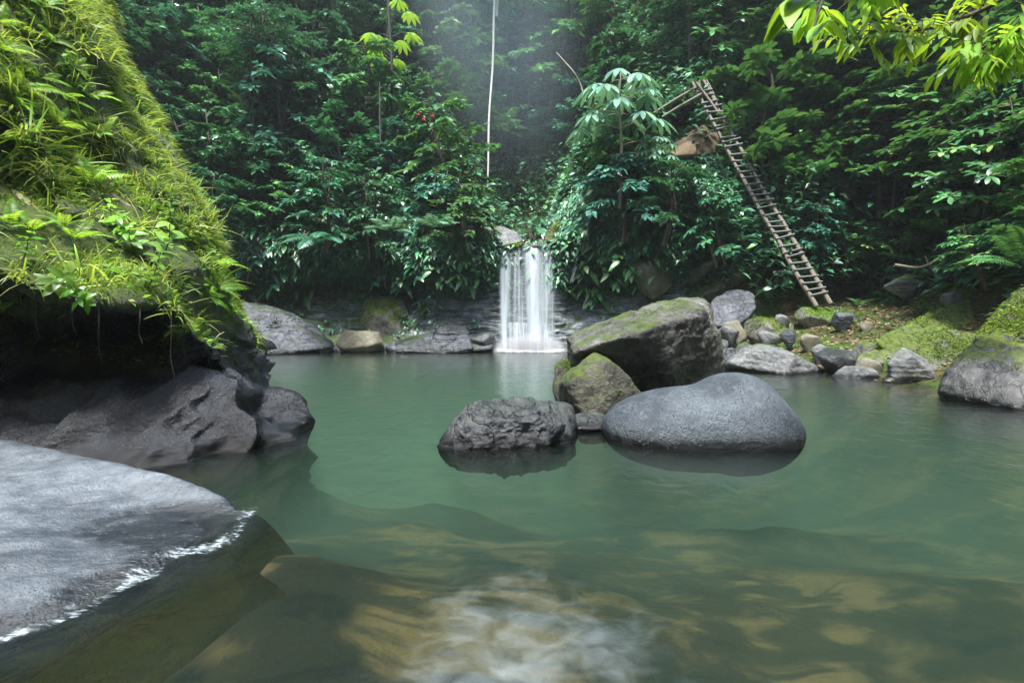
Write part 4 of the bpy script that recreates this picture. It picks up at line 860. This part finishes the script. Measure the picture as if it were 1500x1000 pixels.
D = norm(Nn_ * .6 + r.normal(size=(n, 3)) * .45 + np.array([.1, 0, .15])); msk = fbm(P * 2.2, 3)
L = (.03 + .05 * r.rand(n)) * (1 + .8 * msk)
tag(obj('moss_carpet', *leaves(P - Nn_ * .01, D, r.normal(size=(n, 3)), L, L * .16 + .002, ST_LO, .3), M['mossy']), 'shaggy yellow green moss carpeting the left rock bank', 'moss', kind='stuff')
n = 26000; P, Nn_, k = scatter_bank(n, 11); r = rs(12); msk = fbm(P * 1.6 + 4, 3) > -.05; P, Nn_ = P[msk], Nn_[msk]; n = len(P)
D = norm(Nn_ * .35 + r.normal(size=(n, 3)) * .35 + np.array([.25, 0, .4])); L = .10 + .16 * r.rand(n) ** 2
tag(obj('short_grass', *leaves(P - Nn_ * .01, D, r.normal(size=(n, 3)), L, .0028 + .0025 * r.rand(n), ST_BL, .55), M['grass']), 'fine tangled grass growing through the moss on the left bank', 'grass', kind='stuff')
GR = [proto('grass_tuft', [('blades', grass_geo(70 + k, 46, .34, .05, .005), M['grass'])]) for k in range(4)]
GRm = [mesh('grass_tuft', *grass_geo(70 + k, 46, .34, .05, .005), M['grass']) for k in range(4)]
def single(name, me, loc, label, cat_, group=None, sc=1., rot=None, rz=0):
    o = bpy.data.objects.new(name, me); COL.objects.link(o); o.location = loc; o.scale = (sc,) * 3; o.rotation_euler = (0, 0, rz)
    if rot is not None: o.rotation_mode = 'QUATERNION'; o.rotation_quaternion = rot
    return tag(o, label, cat_, group)
gt = [(215,215,'highest on the crest'),(238,235,'on the crest, second'),(262,248,'on the crest beside dry grass'),(285,270,'at the crest corner'),(300,300,'over the right corner'),(205,260,'inside the crest'),(180,225,'above the pale ledge'),
      (90,265,'in the dark hollow'),(75,300,'left of the pale ledge'),(290,330,'under the right corner'),(160,190,'on the upper crest'),(130,120,'near the upper ferns'),(240,400,'over the central overhang'),(265,420,'right end of the overhang'),(150,310,'by the broad-leaved sprig'),
      (250,300,'in the dry tangle'),(30,120,'at the upper left edge'),(110,60,'near the top of the photo'),(300,370,'down the right corner'),(215,330,'above the white speck of leaf'),(255,455,'hanging under the overhang'),(285,480,'on the mossy column'),(60,60,'by the mossy top root'),(120,30,'sticking up at the crest top'),(150,75,'sticking up from the upper crest'),(185,130,'leaning out from the upper crest'),(225,180,'tall on the middle crest'),(255,225,'tall on the crest above the dry tangle'),(305,285,'tall at the crest corner'),(318,330,'hanging out below the crest corner'),(326,400,'hanging beside the low ferns'),(120,235,'on the pale root'),(60,215,'at the rim of the hollow'),(140,400,'above the black hollow'),(60,400,'low above the black hollow')]
for k, (px, py, lb) in enumerate(gt):
    p, nn = bank_at(px, py); single('grass_tuft', GRm[k % 4], p - norm(nn) * .02, 'tuft of long green grass ' + lb + ', left bank', 'grass', 'grass tufts on the left bank', rg.uniform(.7, 1.25) * (1.35 if k >= 23 else 1), quat_up(nn, rg.uniform(0, 6), .5))
ft = [(60,60,'near the top'),(95,75,'under the upper crest'),(130,105,'along the upper crest'),(25,80,'by the top left edge'),(80,120,'above the hollow'),(115,150,'on the upper slope'),(150,150,'right on the crest'),(50,140,'above the dark hollow'),(135,185,'above the pale ledge'),(165,205,'beside the crest grass'),
      (100,190,'middle of the upper slope'),(20,40,'topmost at the left'),(45,160,'at the hollow rim'),(15,245,'low at the left edge'),(100,325,'on the lower slope'),(120,350,'on the lower slope beside dead leaves'),(60,335,'left of the lower slope ferns'),(318,355,'at the right corner, upper'),(325,385,'at the right corner, middle'),(322,425,'at the right corner, low'),
      (310,440,'over the bare pale rock'),(85,25,'near the photo top, right one'),(45,5,'at the photo top edge'),(30,330,'left edge above the overhang'),(190,395,'over the central overhang'),(145,265,'below the pale ledge'),(10,460,'in the black hollow at the left edge')]
for k, (px, py, lb) in enumerate(ft):
    p, nn = bank_at(px, py); fern(p, FRY, 7, rg.uniform(.32, .62), 'yellow green fern ' + lb + (' of the left bank' if 'edge' not in lb else ''), 'ferns on the left bank', k + 50, rot=quat_up(nn, rg.uniform(0, 6), .55))
# broad leaved sprigs
def sprig_geo(seed, n=16, H=.38, ll=.15):
    r = rs(seed); s = np.linspace(0, 1, 8); q = np.stack([.05 * np.sin(s * 3), .03 * s, H * s - .02], -1); t = tube(q, np.linspace(.006, .003, 8), 5)
    a = np.arange(n) * 2.4; u = np.linspace(.25, 1, n); pp = q[np.minimum(7, (u * 7).astype(int))]; D = np.stack([np.cos(a), np.sin(a), .1 + .6 * u * r.rand(n)], -1)
    return t, leaves(pp, D, UP + r.normal(size=(n, 3)) * .15, ll * r.uniform(.7, 1.1, n), ll * .19, ST_HI, .3)
SPm = []
for k in range(3):
    t, l = sprig_geo(k); SPm.append(proto('leafy_plant', [('stem', t, M['bark']), ('foliage', l, M['leaf_bright'])]))
for k, (px, py, s, lb) in enumerate([(235,385,1.15,'brightest broad-leaved plant at the centre of the left bank'),(205,370,.9,'broad-leaved plant left of the brightest one on the left bank'),(225,420,.85,'broad-leaved plant just over the central overhang'),(180,330,.7,'small broad-leaved sprig on the middle of the left bank'),
        (95,430,.8,'broad-leaved sprig at the lip above the black hollow'),(140,450,.7,'drooping broad-leaved sprig hanging over the black hollow'),(40,380,.7,'broad-leaved sprig at the left, above the overhang'),(128,285,.6,'small sprig below the pale ledge on the left bank'),(255,330,.7,'leafy sprig near the bank crest corner'),(120,120,.6,'yellowish sprig sticking out of the upper crest')]):
    p, nn = bank_at(px, py); place(SPm[k % 3], p, 0, s, lb, 'plant', None, rot=quat_up(nn, k, .5))
r = rs(8)
for k, (px, py, ln, lb) in enumerate([(60,440,.3,'at the left'),(150,455,.4,'left of the centre'),(215,455,.25,'under the broad-leaved plant'),(250,465,.5,'below the hanging grass'),(275,470,.35,'nearest the bare rock'),(105,448,.22,'above the blackest hollow')]):
    p, nn = bank_at(px, py); st_ = []
    for j in range(5):
        o_ = np.array([r.uniform(-.08, .08), r.uniform(-.05, .05), .03]); l_ = ln * r.uniform(.4, 1.1); st_.append((o_, l_))
    o = obj('root_strand', *tube(curve([np.zeros(3) + UP * .04, [.01, -.02, -.33 * ln], [-.02, .01, -.7 * ln], [.01, 0, -ln]], 10), np.linspace(.006, .002, 10), 5, .1), M['bark_dark'], loc=p); tag(o, 'thin dark root hanging from the left bank lip ' + lb, 'root')
# pale mossy root / ledge bands across the bank
def rootband(pts, rr, label):
    P = np.array([bank_at(a, b)[0] - bank_at(a, b)[1] * .012 for a, b in pts]); P = curve(P, 40)
    o = obj('mossy_root', *tube(P - P[0], rr * (1 + .5 * fbm(P * 4, 3)) * np.sin(np.linspace(.12, PI - .12, 40)) ** .5, 12, .12), M['r_root'], loc=P[0]); tag(o, label, 'root')
M['r_root'] = rock_mat('mossy root bark', (.16, .14, .09), (.34, .31, .22), moss=.75, mosslo=.2, mosshi=.8, mcol=((.09, .12, .015), (.2, .22, .03)), cracks=.1, wet=.01, rough=.8, bump=.9)
rootband([(20,130),(60,170),(105,215),(150,255),(190,290),(215,305)], .035, 'thick pale mossy root running diagonally down the left bank')
rootband([(-30,5),(5,25),(35,60)], .05, 'mossy old root at the top left corner of the photo')
rootband([(25,270),(50,290),(85,320)], .025, 'short pale root low at the left of the bank')

# ------------------------------------------------------------------ undergrowth on the slopes (uncountable)
def slope_leaves(n, seed, pxr, pyr, lo, hi, wl, mat, name, label, off=.35, yr=(9, 40), dark=None, st=ST_LO):
    r = rs(seed); px = r.uniform(*pxr, n); py = r.uniform(*pyr, n)
    ys = np.arange(yr[0], yr[1], .3); a = (px - 750) / F; b = (468 - py) / F; found = np.full(n, np.nan)
    for yv in ys:
        h = hgt(a * yv, np.full(n, yv), False); m = np.isnan(found) & (1 + b * yv < h); found[m] = yv
    ok = ~np.isnan(found); Yv = found[ok]; a = a[ok]; n = len(Yv); P = np.stack([a * Yv, Yv, 0 * Yv], -1); P[:, 2] = hgt(P[:, 0], P[:, 1]) 
    clump = fbm(P * 1.2, 3); P = P + np.stack([r.normal(size=n) * .12, -np.abs(r.normal(size=n)) * off, (r.rand(n) * off * 1.3) * (1 + clump)], -1)
    aa = r.uniform(0, 6.28, n); D = np.stack([np.cos(aa), np.sin(aa) - .3, r.uniform(-.6, .3, n)], -1); L = (lo + (hi - lo) * r.rand(n)) * (.7 + .3 * Yv / 15)
    return tag(obj(name, *leaves(P, D, UP + np.array([0, -.35, 0]) + r.normal(size=(n, 3)) * .35, L, L * wl, st, .3), mat), label, 'undergrowth', kind='stuff')
slope_leaves(105000, 1, (60, 1600), (-60, 440), .13, .32, .27, M['undergrowth'], 'undergrowth', 'mass of small leaves covering the jungle slopes behind the pool', off=.6)
# cliff face creepers
r = rs(31); Cf = CLIFF.reshape(-1, 3); n = 60000; wc = sst(1.7, 2.9, Cf[:, 2] + .6 * fbm(Cf * .8, 3)) * (1 - .97 * np.exp(-((Cf[:, 0] - .5) / 1.12) ** 6)) + .06 * (fbm(Cf * 1.5, 3) > .15) * (Cf[:, 2] > .5) * (np.abs(Cf[:, 0] - .5) > 1.1) * (Cf[:, 2] < 2); wc = wc * (np.linalg.norm(np.gradient(CLIFF, axis=0), axis=-1) * np.linalg.norm(np.gradient(CLIFF, axis=1), axis=-1)).ravel(); wc /= wc.sum(); k = r.choice(len(Cf), n, p=wc)
P = Cf[k] + np.stack([r.normal(size=n) * .06, -np.abs(r.normal(size=n)) * .16, r.normal(size=n) * .06], -1); a = -PI / 2 + r.uniform(-1.4, 1.4, n)
tag(obj('creeper', *leaves(P, np.stack([np.cos(a), np.sin(a), r.uniform(-1., .3, n)], -1), UP + np.array([0, -.8, 0]) + r.normal(size=(n, 3)) * .3, r.uniform(.08, .24, n), r.uniform(.025, .06, n), ST_LO, .4), M['undergrowth']), 'leafy creepers clinging to the cliff around the waterfall', 'undergrowth', kind='stuff')
# grass on the hump left of the lip
n = 6000; r = rs(32); xx = r.uniform(-2.8, .35, n); yy = r.uniform(16.6, 19.5, n); pz = hgt(xx, yy); cz = np.interp(xx, CX, CZ)
kk = r.choice(np.where((Cf[:, 0] > -3) & (Cf[:, 0] < .2) & (Cf[:, 2] > 3.3))[0], n); P = Cf[kk] + r.normal(size=(n, 3)) * .03; a = r.uniform(0, 6.28, n)
tag(obj('hump_grass', *leaves(P, np.stack([np.cos(a) * .5, np.sin(a) * .5 - .3, r.uniform(.3, 1, n)], -1), r.normal(size=(n, 3)), r.uniform(.10, .28, n), .008, ST_BL, .6), M['grass']), 'yellowish grass covering the hump left of the waterfall lip', 'grass', kind='stuff')

# right bank: small plants, litter
def slope_pts(n, seed, pxr, pyr):
    r = rs(seed); out = []
    while len(out) < n:
        p = hit(r.uniform(*pxr), r.uniform(*pyr), 5)
        if p is not None and p[2] > .02: out.append(p)
    return np.array(out)
A = slope_pts(320, 3, (1040, 1500), (350, 535)); r = rs(6); n = 7500; k = r.randint(len(A), size=n); P = A[k] + np.stack([r.normal(size=n) * .35, r.normal(size=n) * .4, np.zeros(n)], -1); P[:, 2] = hgt(P[:, 0], P[:, 1]) + .012; a = r.uniform(0, 6.28, n)
tag(obj('leaf_litter', *leaves(P, np.stack([np.cos(a), np.sin(a), r.uniform(-.1, .4, n)], -1), UP + r.normal(size=(n, 3)) * .4, r.uniform(.06, .13, n), r.uniform(.015, .032, n), ST_LO, .1), M['litter']), 'fallen brown leaves scattered over the right bank', 'leaf litter', kind='stuff')
n = 16000; k = r.randint(len(A), size=n); P = A[k] + np.stack([r.normal(size=n) * .5, r.normal(size=n) * .5, np.zeros(n)], -1); ms = fbm(P * 1.5, 3) > 0; P = P[ms]; n = len(P); P[:, 2] = hgt(P[:, 0], P[:, 1]); a = r.uniform(0, 6.28, n)
tag(obj('ground_cover', *leaves(P, np.stack([np.cos(a), np.sin(a), r.uniform(.1, 1.2, n)], -1), UP + r.normal(size=(n, 3)) * .4, r.uniform(.05, .12, n), r.uniform(.01, .022, n), ST_LO, .5), M['leaf_mid']), 'low green herbs covering the right bank', 'ground cover', kind='stuff')
low = [(1240,420,'right of the ladder foot'),(1275,430,'in the litter right of the ladder foot'),(1300,440,'left of the flat pale stone'),(1330,425,'above the long sloping rock'),(1360,415,'below the curved fallen branch'),(1420,400,'near the right edge slope'),(1455,380,'by the right edge above the dark rock'),(1260,450,'over the mossy flat stone'),
       (1090,480,'on the low mossy mound'),(1130,445,'left of the ladder foot'),(1110,410,'on the mossy slanting ledge'),(1150,400,'beside the lower ladder'),(1400,350,'low in the right thicket'),(1460,330,'at the right edge thicket'),(1300,360,'under the thicket left of the fallen branch'),(1220,380,'just right of the lower ladder'),
       (1075,420,'above the dark blue grey rock'),(1040,440,'above the largest boulder at right'),(900,440,'on the cliff foot behind the largest boulder'),(860,455,'low on the cliff right of the waterfall'),(1290,395,'on the leafy slope under the right thicket'),(1340,380,'behind the long sloping rock, upper'),(1390,395,'left of the flat stone in the litter'),(1430,370,'on the slope at far right'),(1250,400,'uphill of the ladder foot'),(1200,410,'touching the ladder foot'),(1470,410,'just above the largest dark rock'),(1000,455,'behind the top of the largest boulder')]
for k, (px, py, lb) in enumerate(low):
    p = hit(px, py, 5) if px > 1000 else chit(px, py)
    fern(p + UP * .02, FRG, 8, rg.uniform(.7, 1.15), 'small green fern ' + lb, 'small ferns on the right bank', k + 90)
ros = mesh('foliage', *rosette_geo(3, 13, .42, .07, .1, 1.1, .6), M['leaf_mid'])
for k, (px, py, lb) in enumerate([(690,395,'left of the fall, bright'),(720,405,'closest to the left edge of the fall'),(660,400,'left of the bright one'),(880,395,'on the right cliff beside the fall'),(925,410,'over the largest boulder'),(955,390,'near the pale brown rock face'),(1010,415,'by the pale slanting ledge'),(1170,460,'near the ladder foot'),
        (620,455,'on the mossy mound left of the fall'),(590,470,'low on the mossy mound'),(410,480,'on the dark left ledge'),(440,470,'right of the dark left ledge'),(650,300,'on top of the grassy hump'),(690,300,'on the hump nearer the fall'),(620,310,'at the hump left end'),(835,430,'low by the right edge of the fall')]):
    p = chit(px, py); single('rosette_plant', ros, p + np.array([0, -.1, 0]), 'rosette of drooping bright leaves ' + lb, 'plant', 'rosette plants round the waterfall', rg.uniform(.7, 1.1), rz=rg.uniform(0, 6))
# red flowers on a shrub left of the white trunk
fl = [B(612, 165, 17.), B(620, 172, 17.), B(633, 167, 17.)]
for p, lb in zip(fl, ('left', 'lowest', 'right')):
    D = norm(rs(3).normal(size=(14, 3)) + np.array([0, 0, -.4])); single('red_flower', mesh('red_flower', *leaves(np.zeros((14, 3)), D, UP, .12, .03, ST_LO, .3), M['flower']), p, f'small red flower in the foliage left of the white trunk, {lb} of three', 'flower', 'red flowers')

# moss grown on the rocks: a shaggy part of each
def mossify(o, n, ln=.05, nz=.35, seed=0, mat='mossy', zmin=.12, thr=-.15):
    me = o.data; V = np.empty(len(me.vertices) * 3); me.vertices.foreach_get('co', V); V = V.reshape(-1, 3); Nr = np.empty(len(V) * 3); me.vertices.foreach_get('normal', Nr); Nr = Nr.reshape(-1, 3)
    W = V + np.array(o.location); ok = np.where((Nr[:, 2] + .35 * fbm(W * 2.5, 3) > nz) & (fbm(W * 1.7 + 7, 3) > thr) & (W[:, 2] > zmin))[0]
    if len(ok) < 5: return
    r = rs(seed); k = r.choice(ok, n); P = V[k] + r.normal(size=(n, 3)) * .012; D = Nr[k] * .6 + r.normal(size=(n, 3)) * .5; L = ln * r.uniform(.4, 1.2, n)
    c = obj('moss', *leaves(P - Nr[k] * .008, D, r.normal(size=(n, 3)), L, L * .13 + .0015, ST_LO, .3), M[mat], o); c['kind'] = 'stuff'
M['mossy2'] = leaf_mat('dull moss tufts', [(.025, .05, .008), (.05, .09, .012), (.09, .12, .02), (.07, .06, .02)], .8, .25, (.2, .25, .03), .2)
for o in [x for x in bpy.data.objects if x.type == 'MESH' and x.parent is None and x.name.split('.')[0] in ('rock', 'boulder')]:
    mn = o.data.materials[0].name; wx = o.dimensions.x if o.dimensions.x else 1.
    if mn == 'mossy shore rock': mossify(o, 5000 if len(o.data.vertices) > 9000 else 2200, .06, .25, 1)
    elif mn == 'dark edge rock': mossify(o, 9000, .06, .5, 2, zmin=.45)
    elif mn == 'big boulder rock': mossify(o, 2600, .022, .1, 3, 'mossy2', .3, .10)
    elif mn == 'mossy boulder rock': mossify(o, 2500, .03, .4, 4, 'mossy2', .2, .0)
# sky reflection painted as pale sheets on the water and along the slab edge
def painted_reflection_mat(name, scale, lo, hi, a, stretch=(1, 1, 1)):
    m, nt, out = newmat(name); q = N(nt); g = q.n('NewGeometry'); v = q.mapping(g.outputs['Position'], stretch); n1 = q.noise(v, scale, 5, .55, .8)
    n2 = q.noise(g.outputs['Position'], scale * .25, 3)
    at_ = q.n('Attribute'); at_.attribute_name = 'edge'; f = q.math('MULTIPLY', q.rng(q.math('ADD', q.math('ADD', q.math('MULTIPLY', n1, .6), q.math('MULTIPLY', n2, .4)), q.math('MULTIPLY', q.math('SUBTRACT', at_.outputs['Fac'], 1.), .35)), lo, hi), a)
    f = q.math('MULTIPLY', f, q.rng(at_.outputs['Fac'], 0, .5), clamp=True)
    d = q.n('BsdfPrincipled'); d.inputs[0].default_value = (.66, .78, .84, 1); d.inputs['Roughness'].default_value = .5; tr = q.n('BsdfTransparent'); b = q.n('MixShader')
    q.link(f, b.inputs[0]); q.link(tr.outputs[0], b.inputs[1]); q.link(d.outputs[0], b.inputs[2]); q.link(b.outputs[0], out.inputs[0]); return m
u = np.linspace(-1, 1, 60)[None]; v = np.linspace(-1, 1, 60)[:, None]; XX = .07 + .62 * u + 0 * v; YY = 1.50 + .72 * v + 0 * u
V, f = gridmesh(np.stack([XX, YY, .006 + 0 * XX], -1)); o = obj('painted_reflection', V, f, painted_reflection_mat('pale painted sky reflection', 11, .24, 1.0, .22, (.8, 1, 1))); rr = np.sqrt((u * (1 + .25 * v)) ** 2 + (v * .95) ** 2) + .25 * fbm(np.stack([XX * 4, YY * 4, 0 * XX], -1), 3)
edge_attr(o, 1 - sst(.15, 1., rr)); tag(o, 'pale painted sky reflection on the dark water at the bottom centre', 'foam', kind='stuff')  # translucent pale sheet stands in for bright sky mirrored in the pool
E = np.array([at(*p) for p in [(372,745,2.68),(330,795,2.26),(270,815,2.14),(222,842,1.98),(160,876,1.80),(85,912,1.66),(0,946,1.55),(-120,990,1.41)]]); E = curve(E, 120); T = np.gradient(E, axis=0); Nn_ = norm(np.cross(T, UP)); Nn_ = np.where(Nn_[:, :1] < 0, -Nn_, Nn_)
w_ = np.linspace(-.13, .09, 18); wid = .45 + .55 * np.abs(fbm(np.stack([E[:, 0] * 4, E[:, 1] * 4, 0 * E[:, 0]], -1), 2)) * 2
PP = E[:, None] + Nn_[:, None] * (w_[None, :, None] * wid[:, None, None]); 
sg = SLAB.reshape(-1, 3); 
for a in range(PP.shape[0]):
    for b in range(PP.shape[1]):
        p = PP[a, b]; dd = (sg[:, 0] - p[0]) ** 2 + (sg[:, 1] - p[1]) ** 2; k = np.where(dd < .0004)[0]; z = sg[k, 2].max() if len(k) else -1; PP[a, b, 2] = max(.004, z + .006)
V, f = gridmesh(PP); o = obj('painted_reflection', V, f, painted_reflection_mat('white painted sky glints', 34, .30, .56, .62, (.8, 2.2, 1))); edge_attr(o, (sst(-.13, -.03, w_) * sst(-.09, .0, -w_))[None] * (.62 + .5 * fbm(np.stack([E[:, 0] * 3, E[:, 1] * 3, 0 * E[:, 0]], -1), 3))[:, None]); tag(o, 'painted white sky glints along the wet edge of the pale slab', 'foam', kind='stuff')  # wet glints put into the strip's white colour, not reflected light

# ------------------------------------------------------------------ ladder
a = at(1202, 440, 12.9); tz = at(1027, 128, 15.5)
lad = empty('wooden_ladder', a); tag(lad, 'long rustic wooden ladder leaning up the right cliff', 'ladder')
ax = norm(tz - a); side = norm(np.array([1., -.12, 0.12])); Ln = np.linalg.norm(tz - a)
def sag(s): return -.12 * math.sin(PI * s) * UP
for sd in (-.165, .165):
    P = np.array([ax * Ln * s + side * sd * (1 + .15 * (1 - s)) + sag(s) + rs(int(abs(s) * 50) + (sd > 0) * 99).normal(size=3) * .012 for s in np.linspace(-.02, 1.03, 22)])
    obj('rail', *tube(P, np.linspace(.062, .042, 22), 8, .18), M['wood'], lad)
for i in range(35):
    r = rs(500 + i); s = .02 + .96 * (i + r.uniform(-.22, .22)) / 34; c = ax * Ln * s + sag(s); e0 = c - side * (.235 + r.uniform(-.04, .03)) + np.array([0, -.06, .0]) + UP * r.normal() * .02; e1 = c + side * (.235 + r.uniform(-.03, .04)) + np.array([0, -.06, 0]) + UP * r.normal() * .03
    obj('rung', *tube(np.array([e0, (e0 + e1) / 2, e1]), .03, 6, .12, i), M['wood_dark'], lad)
hr = empty('pole_handrail', at(1025, 125, 15.4)); tag(hr, 'handrail of thin bamboo poles at the top of the ladder', 'handrail'); o0 = at(1025, 125, 15.4)
for pa, pb, Ya, Yb, rr, nm in [((1024,126),(958,166),15.4,15.9,.042,'pole'),((1028,138),(970,172),15.3,15.8,.04,'pole'),((1020,121),(1062,180),15.4,15.0,.035,'pole'),((1035,118),(1050,150),15.5,15.3,.03,'pole'),((1024,118),(1027,150),15.4,15.4,.035,'post')]:
    P = np.array([at(*pa, Ya), (at(*pa, Ya) + at(*pb, Yb)) / 2 + UP * .02, at(*pb, Yb)]) - o0; obj(nm, *tube(P, rr, 7, .08), M['wood'], hr)

# ------------------------------------------------------------------ overhanging tree at upper right, near the viewer
tb = np.array([4.6, 2.4, H1(4.6, 2.4)]); ot = empty('overhanging_tree', tb); tag(ot, 'tree at the right whose yellow green leafy branches hang into the top corner', 'tree')
obj('trunk', *tube(curve([(0, 0, -.8), (.1, 0, 1.2), (-.1, .1, 3.0), (-.3, .2, 5)], 20), np.linspace(.13, .06, 20), 10, .05), M['bark'], ot)
def branch(pts, n, ll, seed, wl=.2, spread=.28, hi=ST_HI):
    P = np.array([at(*p) for p in pts]) - tb; P = np.concatenate([[np.array([-.15, .12, 3.4])], P]); q = curve(P, 40)
    r = rs(seed); u = .42 + .58 * (np.arange(n) + r.rand(n)) / n; k = np.minimum(38, (u * 39).astype(int)); T = norm(q[k + 1] - q[k]); lv, tw = [], []
    for i in range(n):
        d = norm(T[i] * .4 + r.normal(size=3) * .6 - UP * .15); tl = spread * r.uniform(.4, 1.); e = q[k[i]] + d * tl; tw.append(tube(np.array([q[k[i]], (q[k[i]] + e) / 2, e - UP * .02]), .0025, 4)); m = 6
        ss = np.linspace(.35, 1, m); pp = q[k[i]] + d * (tl * ss)[:, None]; h = norm(np.cross(d, UP)); sd = np.where(np.arange(m) % 2, 1, -1)[:, None]
        lv.append((pp, d * .7 + h * sd * .8 - UP * .55, UP - d * .2 + r.normal(size=(m, 3)) * .3, ll * r.uniform(.7, 1.15, m), ll * wl * r.uniform(.85, 1.1, m), r.uniform(.2, .5, m)))
    br = obj('branch', *cat([tube(q, np.linspace(.022, .004, 40), 6)] + tw), M['bark'], ot)
    A = [np.concatenate([x[j] for x in lv]) for j in range(6)]; obj('foliage', *leaves(A[0], A[1], A[2], A[3], A[4], hi, A[5]), M['leaf_yellow'], br)
branch([(1600,-120,2.9),(1480,-10,3.0),(1400,30,3.1),(1340,45,3.1),(1250,45,3.2)], 40, .09, 1, .17)
branch([(1650,-60,2.7),(1540,0,2.8),(1490,45,2.8),(1440,70,2.9),(1428,78,2.9)], 30, .10, 2, .17)
branch([(1500,-260,2.8),(1350,-90,2.9),(1260,-15,3.0),(1235,10,3.0)], 16, .11, 3, .17)
branch([(1450,-300,2.2),(1280,-120,2.2),(1200,-35,2.2),(1175,5,2.2)], 5, .15, 4, .28, .10)
branch([(1450,-300,2.5),(1280,-120,2.4),(1215,-20,2.4),(1188,52,2.4)], 6, .105, 5, .26, .14)

# ------------------------------------------------------------------ haze, light
m, nt, out = newmat('haze'); q = N(nt); pv = q.n('VolumePrincipled'); pv.inputs['Color'].default_value = (.88, .95, 1, 1); pv.inputs['Density'].default_value = .0010; pv.inputs['Anisotropy'].default_value = .3
q.link(pv.outputs[0], out.inputs['Volume'])
bm = bmesh.new(); bmesh.ops.create_cube(bm, size=1); me = bpy.data.meshes.new('haze'); bm.to_mesh(me); bm.free(); me.materials.append(m)
o = obj('haze', None, None, None, me=me); o.scale = (160, 190, 60); o.location = (0, 25, 25); tag(o, 'thin mist hanging in the gorge air', 'haze', kind='stuff')
m, nt, out = newmat('mist'); q = N(nt); pv = q.n('VolumePrincipled'); pv.inputs['Color'].default_value = (.70, .93, 1, 1); tc = q.n('TexCoord'); ln = q.n('VectorMath'); ln.operation = 'LENGTH'; q.link(tc.outputs['Object'], ln.inputs[0])
q.set(pv.inputs['Density'], q.math('MULTIPLY', q.rng(ln.outputs['Value'], .0, 1., 1, 0), .07)); q.link(pv.outputs[0], out.inputs['Volume'])
bm = bmesh.new(); bmesh.ops.create_icosphere(bm, subdivisions=3, radius=1); me = bpy.data.meshes.new('mist'); bm.to_mesh(me); bm.free(); me.materials.append(m)
o = obj('mist', None, None, None, me=me); o.scale = (4.2, 3.2, 7.5); o.location = (-.8, 20.5, 12.5); o.rotation_euler = (0, R(-12), 0); tag(o, 'bright drifting mist in front of the trees above the waterfall', 'mist', kind='stuff')
EL, AZ = R(69), R(190)          # high soft sun behind a veil of cloud, behind the viewer
SUN_DIR = Vector((math.sin(AZ) * math.cos(EL), math.cos(AZ) * math.cos(EL), math.sin(EL)))
sl = bpy.data.lights.new('sun', 'SUN'); so = bpy.data.objects.new('sun', sl); COL.objects.link(so); so.rotation_euler = SUN_DIR.to_track_quat('Z', 'Y').to_euler()
sl.energy = 3.2; sl.angle = R(9); sl.color = (1, .98, .94)
wd = bpy.data.worlds.new('World'); scene.world = wd; wd.use_nodes = True; nt = wd.node_tree; bg = nt.nodes['Background']
sk = nt.nodes.new('ShaderNodeTexSky'); sk.sky_type = 'NISHITA'; sk.sun_disc = False; sk.sun_elevation = EL; sk.sun_rotation = AZ; sk.dust_density = 2; nt.links.new(sk.outputs[0], bg.inputs[0]); bg.inputs[1].default_value = .15
vs_ = scene.view_settings; vs_.view_transform = 'Standard'; vs_.look = 'None'; vs_.gamma = 1; vs_.exposure = 1.9
cy = scene.cycles; cy.max_bounces = 6; cy.diffuse_bounces = 3; cy.glossy_bounces = 2; cy.transmission_bounces = 2; cy.volume_bounces = 0; cy.transparent_max_bounces = 10
cy.use_denoising = True; cy.caustics_reflective = False; cy.caustics_refractive = False; cy.sample_clamp_indirect = 4
try: cy.denoiser = 'OPENIMAGEDENOISE'
except Exception as e: print('denoiser', e)
